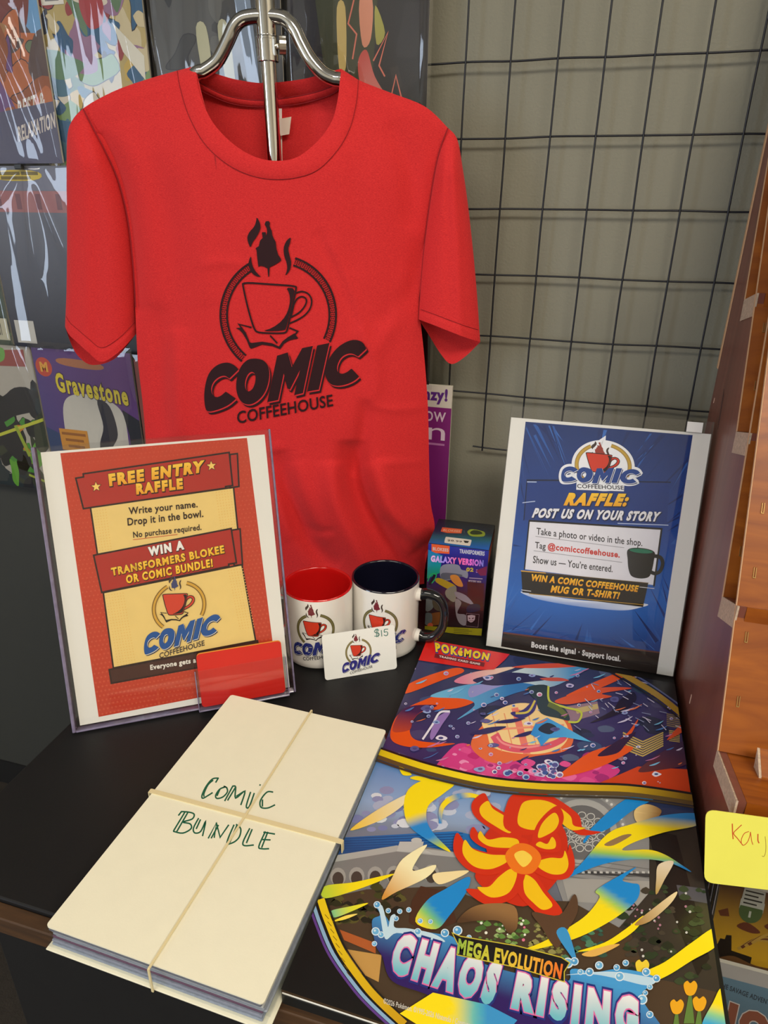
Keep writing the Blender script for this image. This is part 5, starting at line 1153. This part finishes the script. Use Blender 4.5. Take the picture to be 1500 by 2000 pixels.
# splash and title
brush(Q((352,640),(330,600),(318,520),(345,500),(330,470),(360,500),(390,540),(430,545),(520,560),(590,575),(640,640),(780,690),(960,722),(980,680),(1060,690),(1130,680),(1210,690),(1262,715),(1215,760),(1225,800),(1260,900),(900,930),(700,850),(500,765),(385,720)), S(70,158,220), S(48,26,98), (640,570), (590,715), L2)
brush(Q((345,500),(338,472),(352,470),(366,520),(372,540),(380,505),(396,500),(392,540),(440,545),(520,562),(560,590),(480,575),(400,560),(362,580)), S(196,224,240), T=L2); brush(Q((960,700),(1050,698),(1130,712),(1230,735),(1262,715),(1200,700),(1130,690),(1060,690)), S(190,220,240), T=L2)
for x, y, s in ((335,466,12),(372,486,9),(410,488,9),(440,483,9),(398,512,9),(478,520,9),(330,555,14),(348,566,11),(326,596,9),(512,522,8),(560,560,14),(602,552,16),(640,575,9),(470,556,12),(968,660,18),(990,655,14),(1010,690,10),(1040,690,14),(1072,668,14),(1130,675,11),(1140,705,16),(1160,660,11),(1228,690,14),(1262,712,13),(1240,740,10),(1215,782,17),(1240,832,12),(1225,760,9)):
    a.poly(L2(disc((x, y), s, s, n=16)), S(220,234,244), layer=a.n+1); a.poly(L2(disc((x, y), s*.76, s*.76, n=16)), r.choice([S(110,180,226), S(84,160,214)]), layer=a.n+2); a.poly(L2(disc((x-s*.2, y-s*.2), s*.3, n=8)), S(200,226,240), layer=a.n+3)
a.n += 4
TT = dict(bold=.05, ocol=S(34,50,128))
CW, CC_ = S(240,238,240), S(110,190,206)
for w_, TL, TR, BL, BR in (('CHAOS', (409,556), (756,660), (372,690), (716,806)), ('RISING', (802,688), (1203,776), (778,812), (1200,925))):
    TL, TR, BL, BR = L2([TL, TR, BL, BR])
    a.text(w_, TL, TR, BL, [CW, CC_], bold=.075, outline=.03, ocol=S(226,110,170), BR=BR, under=(.075, S(34,50,128)))
a.poly(L2(Q((584,560),(612,572),(800,604),(946,642),(974,660),(956,690),(956,724),(800,676),(600,634),(604,600))), S(22,18,20)); a.stroke(L2(Q((584,560),(612,572),(800,604),(946,642),(974,660),(956,690),(956,724),(800,676),(600,634),(604,600))), 2, S(206,190,60), closed=True)
M0, M1, M2, M3 = L2(Q((606,578),(952,664),(600,630),(944,716))); a.text('MEGA EVOLUTION', M0, M1, M2, ramp([(0,S(150,190,70)),(.3,S(206,200,60)),(.65,S(240,190,60)),(1,S(240,110,40))], M0, M1), bold=.045, BR=M3)
# dark corner with gold, blue and purple bands
a.poly(L2(cmr(Q((140,420),(165,480),(205,590),(290,720),(350,790),(440,870)), 6))+L2(Q((300,1100),(0,1000),(0,700))), S(17,17,18))
for off, wd, c in ((-14, 3, S(30,28,26)), (0, 15, ramp([(0,S(238,204,26)),(1,S(206,160,20))], L2([(150,480)])[0], L2([(400,850)])[0])), (0, 0, None), (22, 7, S(140,176,210)), (32, 5, S(96,60,140))):
    if c is None: continue
    base = Q((150,455),(172,520),(215,620),(290,728),(345,790),(420,860)); P = L2(cmr([(x-off*1.2, y+off*.5) for x, y in base], 6)); a.stroke(P, wd, c, joins=True)
for k in range(9): x = 160+9*k; a.stroke(L2(Q((x+2,500+24*k),(x+14,514+24*k))), 1.2, S(120,90,10), layer=a.n+1)
a.n += 1
a.poly(L2(Q((410,830),(520,760),(700,800),(800,852),(760,900),(520,900))), ramp([(0,GY),(.6,GY),(.85,S(90,190,190)),(1,S(60,150,210))], L2([(420,830)])[0], L2([(700,830)])[0]), sub=.01)
a.text('©2026 Pokémon. ©1995-2026 Nintendo / Creatures', L2([(357,778)])[0], L2([(650,858)])[0], L2([(355,796)])[0], S(214,210,200), bold=.01, BR=L2([(646,880)])[0])
# gold wave between the pictures
off_ = lambda d: [(x, y+d) for x, y in cmr(LOWTOP, 5)]
for d, wd, c in ((-10, 5, S(26,18,20)), (8, 9, S(92,74,40)), (16, 4, S(60,52,40)), (-2, 12, ramp([(0,S(226,196,20)),(.25,S(250,224,30)),(.6,S(226,186,20)),(1,S(120,92,20))], (752,1480), (1360,1565)))): a.stroke(off_(d), wd, c)
a.make('board_print', M_gloss, pb)

# ------------------------------------------------------------------ banded comic bundle
BYW, BUW, BUL, BUZ = -.0266, .1715, .2667, .0232
uu = np.array([cos(BYW), sin(BYW), 0]); uv = np.array([-sin(BYW), cos(BYW), 0]); uo = np.array([-.3095, .5134, 0])
FU = lambda u, v, h: tuple(uo+uu*u-uv*v+np.array([0, 0, h]))
bd = thing('comic_bundle', 'banded stack of comics under a cream board handwritten COMIC BUNDLE', 'comic bundle', tuple(uo+uu*BUW/2-uv*BUL/2), BYW)
M_board = mat('cream_backing_board', S(236,231,206), .75, noise=.03, nscale=60, bump=.03, bscale=700)
M_bandc = mat('cream_rubber_band', S(222,206,160), .6, noise=.05); M_film = clear('bundle_bag_film', (.96,.97,.98), 1., .05, bump=.2, bscale=(40,40,40))
tint = [S(150,158,172), S(120,126,142), S(96,60,84), S(168,172,180), S(134,140,152), S(186,186,184), S(110,112,124), S(158,160,168)]
build('bottom_board', *boxg(-.002, BUW+.004, -.002, BUL+.003, .0003, .0016, .0003, FU), M_board, bd, label='cream board at the bottom of the stack')
r = random.Random(8); z = .0018
for i in range(8):
    h = .0021; dx, dy = r.uniform(-.0015, .0022), r.uniform(-.002, .001)
    build('comic', *boxg(.0012+dx, BUW-.0016+dx, .001+dy, BUL-.0015+dy, z, z+h, .0008, FU), mat('comic_edge_%d' % i, tint[i], .55, noise=.35, nscale=260, stretch=(1, 1, 8)), bd)
    if i in (0, 3, 6): build('bag', *boxg(-.001+dx, BUW+.002+dx, -.001+dy, BUL+.001+dy, z+h+.0001, z+h+.0002, 0, FU), M_film, bd)
    z += h+.0004
pts = []
rad = .003
for cx, cy, a0 in ((BUW-rad, rad, -pi/2), (BUW-rad, BUL-rad, 0), (rad, BUL-rad, pi/2), (rad, rad, pi)):
    pts += [(cx+rad*cos(a0+k*pi/10), cy+rad*sin(a0+k*pi/10)) for k in range(6)]
V_, F_ = prism(pts, 'z', BUZ-.0013, BUZ); tbd = build('top_board', [FU(*q) for q in V_], F_, M_board, bd, label='cream top board with green handwriting')
def UXY(p): q = on_z(p, BUZ)-uo; return (float(q @ uu), float(-(q @ uv)))
BQ_ = homog([(449.8,1349),(755,1430),(516,1963),(87,1808)], [(0,0),(BUW,0),(BUW,BUL),(0,BUL)])
a = Art(chain(zoomed(.48, 60, 1330), BQ_), lambda u, v, h: FU(u, v, BUZ+h), .00003)
GN = S(14,92,66)
for sroke in [[(762,393),(738,396),(713,425),(696,462),(699,476),(722,464),(738,454)], [(740,402),(720,420),(704,455),(704,468)], [(762,393),(752,410)], [(792,430),(768,440),(752,465),(758,478),(782,472),(800,452),(797,434),(786,428)], [(768,442),(758,466)],
              [(822,428),(790,488)], [(834,432),(802,486)], [(822,428),(834,432),(834,478),(872,450),(856,506)], [(838,470),(866,452)], [(895,455),(878,512),(890,515),(910,460)], [(933,425),(935,426)], [(986,456),(962,456),(936,490),(938,518),(965,522),(994,510)], [(944,488),(944,514)],
              [(612,530),(642,533),(664,542),(656,562),(618,574),(648,582),(652,602),(618,620),(580,612)], [(625,534),(580,610)], [(637,536),(594,612)], [(600,545),(612,530)], [(682,560),(662,600),(668,620),(692,614),(712,572),(700,632)], [(690,566),(674,602)], [(724,642),(756,580),(748,640)], [(756,580),(772,640),(806,590)], [(736,642),(764,590)],
              [(828,590),(800,662),(826,662),(850,640),(856,606),(838,588)], [(840,592),(812,660)], [(892,606),(866,660),(872,676),(908,674)], [(902,610),(880,664)], [(956,620),(930,680),(944,690),(970,690)], [(966,622),(942,684)], [(950,622),(994,630)], [(946,652),(976,654)]]:
    a.stroke(cmr(sroke, 4) if len(sroke) > 3 else sroke, 6.2, GN, layer=1)
a.make('handwriting', M_cover, tbd, label='dark green handwriting')
q0, q1 = UXY((300,1547)), UXY((660,1643)); q2, q3 = UXY((604,1396)), UXY((294,1889))
def bandloop(A, B, wd, th, top):
    """band round the stack through A and B (board coordinates), over the top, down both edges and underneath"""
    A = np.array(A); B = np.array(B); d = (B-A)/np.linalg.norm(B-A); n = np.array([-d[1], d[0]])
    path = [(A-d*.0006, .0002), (A-d*.0006, top+.0004), (B+d*.0006, top+.0004), (B+d*.0006, .0002)]
    V = []; F = []
    def addbox(p, q, hp, hq, vert):
        k = len(V)
        for s_ in (-1, 1):
            for (pp, hh) in ((p, hp), (q, hq)):
                for o in (0, th):
                    V.append(FU(*(pp+n*s_*wd/2+(d*o*(1 if vert > 0 else -1) if vert else 0)), hh+(0 if vert else o)))
        F.extend([tuple(k+i for i in f) for f in ((0,1,3,2),(4,5,7,6),(0,1,5,4),(2,3,7,6),(0,2,6,4),(1,3,7,5))])
    addbox(A-d*.0004, B+d*.0004, top+.0001, top+.0001, 0)
    addbox(A-d*.0004, A-d*.0004, .0004, top+.0006, -1); addbox(B+d*.0004, B+d*.0004, .0004, top+.0006, 1)
    return V, F
d01 = (np.array(q1)-q0); e = lambda P, Q_, ax, lo, hi: (np.array(P)+(np.array(Q_)-P)*((lo-P[ax])/(Q_[ax]-P[ax])), np.array(P)+(np.array(Q_)-P)*((hi-P[ax])/(Q_[ax]-P[ax])))
A_, B_ = e(q0, q1, 0, -.0022, BUW+.0042); build('rubber_band', *bandloop(A_, B_, .0042, .0009, BUZ), M_bandc, bd)
A_, B_ = e(q2, q3, 1, -.0022, BUL+.0032); build('rubber_band', *bandloop(A_, B_, .0016, .0009, BUZ+.0004), M_bandc, bd)

# ------------------------------------------------------------------ stepped wooden rack at the right
X0, X1 = .1552, .47
M_side = wood('red_brown_veneer', S(112,62,50), S(130,76,62), (30, 30, 3), .42, .25, 1.5)
M_oran = wood('orange_maple_veneer', S(128,62,8), S(162,88,18), (5, 40, 9), .42, .08, 4.)
M_ply = mat('pale_plywood_edge', S(206,164,124), .7, noise=.15, nscale=300)
M_chip = mat('chipboard_edge', S(188,166,144), .85, noise=.45, nscale=420, bump=.4, bscale=420)
M_stap = mat('brass_staple', S(196,160,100), .35, metal=.8)
STEPS = [((.797,.412), (.7445,.4240)), ((.7035,.300), (.650,.3145)), ((.6130,.168), (.558,.190)), ((.5130,.0735), (.440,.0895))]
rk = thing('display_rack', 'stepped wooden display rack with red-brown side and orange boards at the right edge', 'display rack', ((X0+X1)/2, .75, FLOOR))
poly = [(.862,.66), (.838,.55)]
for b0, b1 in STEPS: poly += [b0, b1, (b1[0]+.0004, b1[1]-.019)]
poly += [(.47,-.0345), (.70,-.0345), (.70,FLOOR+.0005), (.862,FLOOR+.0005)]
V_, F_ = prism(poly, 'x', X0, X0+.006); sp1 = build('side_panel', V_, F_, M_side, rk, label='red-brown veneered side panel')
V_, F_ = prism(poly, 'x', X1-.006, X1); build('side_panel', V_, F_, M_side, rk)
build('back_panel', *boxg(X0+.0062, X1-.0062, .863, .868, FLOOR+.0005, .80), M_oran, rk)
build('bottom_panel', *boxg(X0+.0062, X1-.0062, .50, .862, -.0345, -.0285), M_oran, rk)
build('edge_strip', *boxg(X0-.0006, X0+.006, .8625, .870, .328, .80, .0004), M_ply, rk, label='pale strip along the rear edge of the side')
for k, (b0, b1) in enumerate(STEPS):
    # shelf with its raw chipboard end showing on the left
    th = .021 if k < 3 else .017
    SP = [b0, b1, (b1[0]-.0015,b1[1]-th), (b0[0]-.0015,b0[1]-th)]
    V_, F_ = prism(SP, 'x', X0+.0062, X1-.0062); sb = build('shelf_board', V_, F_, M_oran, rk)
    V_, F_ = prism(SP, 'x', X0-.0012, X0+.0004); build('shelf_end', V_, F_, M_chip, sb, label='raw chipboard shelf end')
    # leaning back board standing on the shelf, pale plywood edge to the left
    hh = .40
    if k == 0: dy_, dz_ = .061/.248, 1.; t1 = (.858, .66)
    else:
        prev = STEPS[k-1][1]; dy_, dz_ = prev[0]-b0[0], prev[1]-.019-b0[1]
    L_ = math.hypot(dy_, dz_); dy_, dz_ = dy_/L_, dz_/L_
    if k: t1 = (b0[0]+dy_*hh, b0[1]+dz_*hh)
    fw = (-dz_*.0032, dy_*.0032)
    P4 = [b0, t1, (t1[0]+fw[0], t1[1]+fw[1]), (b0[0]+fw[0], b0[1]+fw[1])]
    V_, F_ = prism(P4, 'x', X0-.0006, X1-.0016); bb_ = build('back_board', V_, F_, M_oran, rk, label='orange stained back board')
    V_, F_ = prism(P4, 'x', X0-.0013, X0-.0007); build('board_edge', V_, F_, M_ply, bb_, label='pale plywood edge')
    for q in (.045, .10, .155, .21):
        cy, cz = b0[0]+fw[0]+dy_*q-.0002, b0[1]+fw[1]+dz_*q; xx = X0+.0075+.002*(k % 2)
        h_ = .0042
        fr_ = lambda a_, b_, c_: (xx+a_, cy-c_+dy_*b_, cz+dz_*b_)
        build('staple', *merge(boxg(-.0011,-.0006,-h_,h_,0,.0009,0,fr_), boxg(.0006,.0011,-h_,h_,0,.0009,0,fr_), boxg(-.0011,.0011,-h_-.0006,-h_,0,.0009,0,fr_)), M_stap, bb_)
# short thick front rail with a raw end
RP = [(.480,.082), (.464,.022), (.480,.018), (.500,.094)]
V_, F_ = prism(RP, 'x', X0+.0255, X1-.0065); fr1 = build('front_rail', V_, F_, M_oran, rk)
V_, F_ = prism(RP, 'x', X0+.0235, X0+.0254); build('rail_end', V_, F_, M_chip, fr1, label='raw chipboard rail end')
build('side_nick', *boxg(X0-.0004, X0+.0002, .6385, .6405, .023, .034, 0), mat('pale_wood_chip', S(206,170,150), .8), rk, label='small pale chip in the veneer')
build('side_nick', *boxg(X0-.0004, X0+.0002, .846, .8475, .292, .298, 0), MATS['pale_wood_chip'], rk, label='small pale chip in the veneer')
build('side_scuff', *prism([(.800,.312),(.806,.318),(.801,.300),(.797,.284),(.793,.276),(.794,.292)], 'x', X0-.0003, X0+.0002), mat('dark_scuff', S(74,50,44), .8), rk, label='dark scuff on the side panel')
# ------------------------------------------------------------------ yellow note card and bagged comics in the rack
NY = .412; NT = .20
def NF(x, y, h): return (x, NY+y*.22-h, y)
def NXY(p):
    v = ray(p); # plane through (0,NY,0) tilted back
    n = np.array([0, 1, -.22]); t = ((np.array([0, NY, 0])-CC)@n)/(v@n); q = CC+v*t; return (float(q[0]), float(q[2]))
cor = [NXY(p) for p in ((1378,1580), (1500,1597), (1640,1616), (1640,1757), (1500,1738), (1375,1722))]
x0, y1 = cor[0]; xr = cor[2][0]; x0b, y0 = cor[5]; yr1, yr0 = cor[2][1], cor[3][1]
def rr(c, rad, n=5):
    out = []
    for i, p in enumerate(c):
        a_, b_ = np.array(c[i-1]), np.array(c[(i+1) % len(c)]); p = np.array(p)
        u_ = (a_-p)/np.linalg.norm(a_-p); w_ = (b_-p)/np.linalg.norm(b_-p)
        for k in range(n+1):
            t = k/n; A_ = p+u_*rad; B_ = p+w_*rad
            out.append(tuple((1-t)**2*A_+2*t*(1-t)*p+t*t*B_))
    return out
pts = rr([(x0, y1), (xr, yr1), (xr, yr0), (x0b, y0)], .007)
nc = thing('note_card', 'yellow note card with red handwriting clipped on the rack at lower right', 'note card', (x0, NY, y0))
V_, F_ = prism(pts, 'z', 0, .0006); build('card', [NF(*q) for q in V_], F_, mat('yellow_card', S(232,226,92), .7, noise=.03), nc)
a = Art(chain(zoomed(.25, 1320, 1500), NXY), lambda x, y, h: NF(x, y, .0006+h), .00003)
RDI = S(200,80,40)
for s_, w_ in (([(440,432),(442,500),(446,548)], 9), ([(512,440),(480,470),(450,505),(480,545),(522,598)], 7), ([(568,492),(535,505),(512,548),(512,585),(530,598),(560,570),(578,520),(582,498),(590,560),(600,592)], 6), ([(640,512),(640,560),(648,580)], 9), ([(696,530),(702,590),(700,650),(688,684),(672,682)], 4), ([(745,520),(740,560),(765,585),(790,520)], 6)):
    a.stroke(cmr(s_, 4), w_*1.0, RDI if w_ > 4 else S(150,120,50), layer=1)
a.make('handwriting', M_cover, nc, label='red handwriting')
fo_ = [NXY(p) for p in ((1380,1609), (1412,1616), (1410,1646), (1376,1640))]
def ray_plane(p, y0_, tl):
    v = ray(p); n = np.array([0, 1, -tl]); t = ((np.array([0, y0_, 0])-CC)@n)/(v@n); q = CC+v*t; return q
M_cov2 = ink('low_cover_ink', .4, coat=.2)
def slab(name, label, pix, y0_, tl, paint, group, th=.004, bag=True, H=.26):
    """bagged comic standing in the rack: corners from where its cover sits on a leaning plane"""
    P = ray_plane(pix[0], y0_, tl); xl = P[0]; W = .168; zb_ = P[2]-H
    F = lambda x, z, h: (xl+x, y0_+(zb_+z)*tl-h, zb_+z)
    t = thing(name, label, 'comic book', F(W/2, 0, 0), 0, group)
    build('pages', *boxg(0, W, 0, H, -th, 0, 0, F), M_page, t)
    a = Art(lambda p: p, lambda u, v, h: F(u, H-v, .0001+h), .00003, clip=(0, 0, W, H)); paint(a, W, H); a.make('cover', M_cov2, t)
    if bag:
        build('plastic_bag', *boxg(-.003, W+.003, -.004, H+.006, .0012, .0013, 0, F), M_film, t)
        build('bag_edge', *boxg(-.0034, -.0022, -.004, H+.006, -th, .0016, .0003, F), mat('bag_edge_grey', S(150,148,156), .3, noise=.2), t, label='pale folded edge of the bag')
    return t
def c_gold(a, W, H):
    a.poly(Q((0,0),(W,0),(W,H),(0,H)), S(70,48,36)); H = H*.42
    a.poly(Q((0,0),(W,0),(W,H),(0,H)), lin(S(96,62,50), S(240,186,40), (0,H*.15), (0,H*.4)))
    a.poly(Q((0,H*.80),(W*.06,H*.78),(W*.07,H*.7),(W*.1,H*.7),(W*.105,H*.64),(W*.14,H*.63),(W*.16,H*.82),(W*.3,H*.84),(W*.3,H),(0,H)), S(40,30,24))
    a.poly(Q((.02*W,H*.36),(W*.08,H*.30),(W*.1,H*.4),(W*.04,H*.42)), S(110,60,40)); a.poly(cmr(Q((W*.16,H*.5),(W*.22,H*.42),(W*.32,H*.5),(W*.26,H*.54)), 4, True), S(110,58,40)); a.poly(cmr(Q((W*.35,H*.38),(W*.6,H*.2),(W*.7,H*.5),(W*.4,H*.46)), 4, True), S(110,58,40))
    for k in range(5): a.stroke(cmr(Q((W*(.2+.02*k),H*(.78-.03*k)),(W*(.32+.02*k),H*(.60-.03*k)),(W*.6,H*(.60-.02*k)),(W*.9,H*(.66-.05*k))), 6), W*.022, S(112,62,40) if k % 2 else S(196,156,70), joins=False)
    a.poly(cmr(Q((W*.08,H*.96),(W*.18,H*.88),(W*.34,H*.93),(W*.6,H*.90),(W,H*.94),(W,H),(W*.1,H)), 4, True), S(126,84,48))
    a.poly(Q((W*.16,0),(W*.3,0),(W*.31,H*.26),(W*.15,H*.26)), S(196,194,182)); a.poly(disc((W*.23,H*.27), W*.078, H*.15), S(84,104,62)); a.poly(Q((W*.15,H*.14),(W*.31,H*.14),(W*.31,H*.22),(W*.15,H*.22)), S(196,194,182))
    for k in range(4): a.stroke(Q((W*.17,H*(.03+.05*k)),(W*(.29-.03*(k % 2)),H*(.03+.05*k))), W*.012, S(60,58,55), joins=False)
    a.text('1', (W*.22,H*.27), (W*.235,H*.27), (W*.22,H*.35), S(200,200,185), bold=.05)
def c_adv(a, W, H):
    a.poly(Q((0,0),(W,0),(W,H),(0,H)), S(60,52,50)); H0 = H; H = H*.62
    a.poly(Q((0,0),(W,0),(W,H),(0,H)), lin(S(104,136,156), S(60,52,50), (0,H*.3), (0,H*.75)))
    a.poly(Q((0,0),(W,0),(W,H*.09),(0,H*.09)), S(176,170,166))
    a.text('THE SAVAGE ADVENTURES', (W*.05,H*.13), (W*.42,H*.17), (W*.05,H*.165), S(44,52,62), bold=.02, BR=(W*.42,H*.205))
    a.text('NO', (W*.03,H*.23), (W*.38,H*.27), (W*.03,H*.44), S(140,80,58), bold=.09, outline=.03, ocol=S(205,196,190), BR=(W*.38,H*.48))
    blots(a, W, H, [S(70,52,44), S(96,70,56), S(46,42,42), S(110,86,70)], 34, 71, .3, (.1,.6,1,1))
bn = thing('comic_bin', 'black low bin of bagged comics right of the table under the rack', 'bin', (.36, .62, FLOOR))
build('bin_walls', *merge(boxg(.158, .60, .44, .446, FLOOR+.0005, -.42), boxg(.158, .164, .446, .690, FLOOR+.0005, -.42), boxg(.594, .60, .446, .690, FLOOR+.0005, -.42), boxg(.158, .60, .690, .696, FLOOR+.0005, -.30)), M_black, bn)
build('bin_floor', *boxg(.1645, .5935, .4465, .6895, -.545, -.5275), M_black, bn)
G_ = 'bagged comics in the low bin'
slab('bagged_comic', 'bagged gold and brown comic with green badge under the yellow note card', [(1408,1722)], .735, .22, c_gold, G_)
slab('bagged_comic', 'bagged comic showing only its pale bag edge just left of the gold comic', [(1399,1722)], .742, .22, c_gold, G_)
slab('bagged_comic', 'bagged comic rearmost in the low bin, its bag edge leftmost under the yellow note card', [(1390,1722)], .749, .22, c_gold, G_)
slab('bagged_comic', 'bagged comic with pale blue header reading THE SAVAGE ADVENTURES at the bottom right corner', [(1396,1876)], .600, .22, c_adv, G_, H=.288)
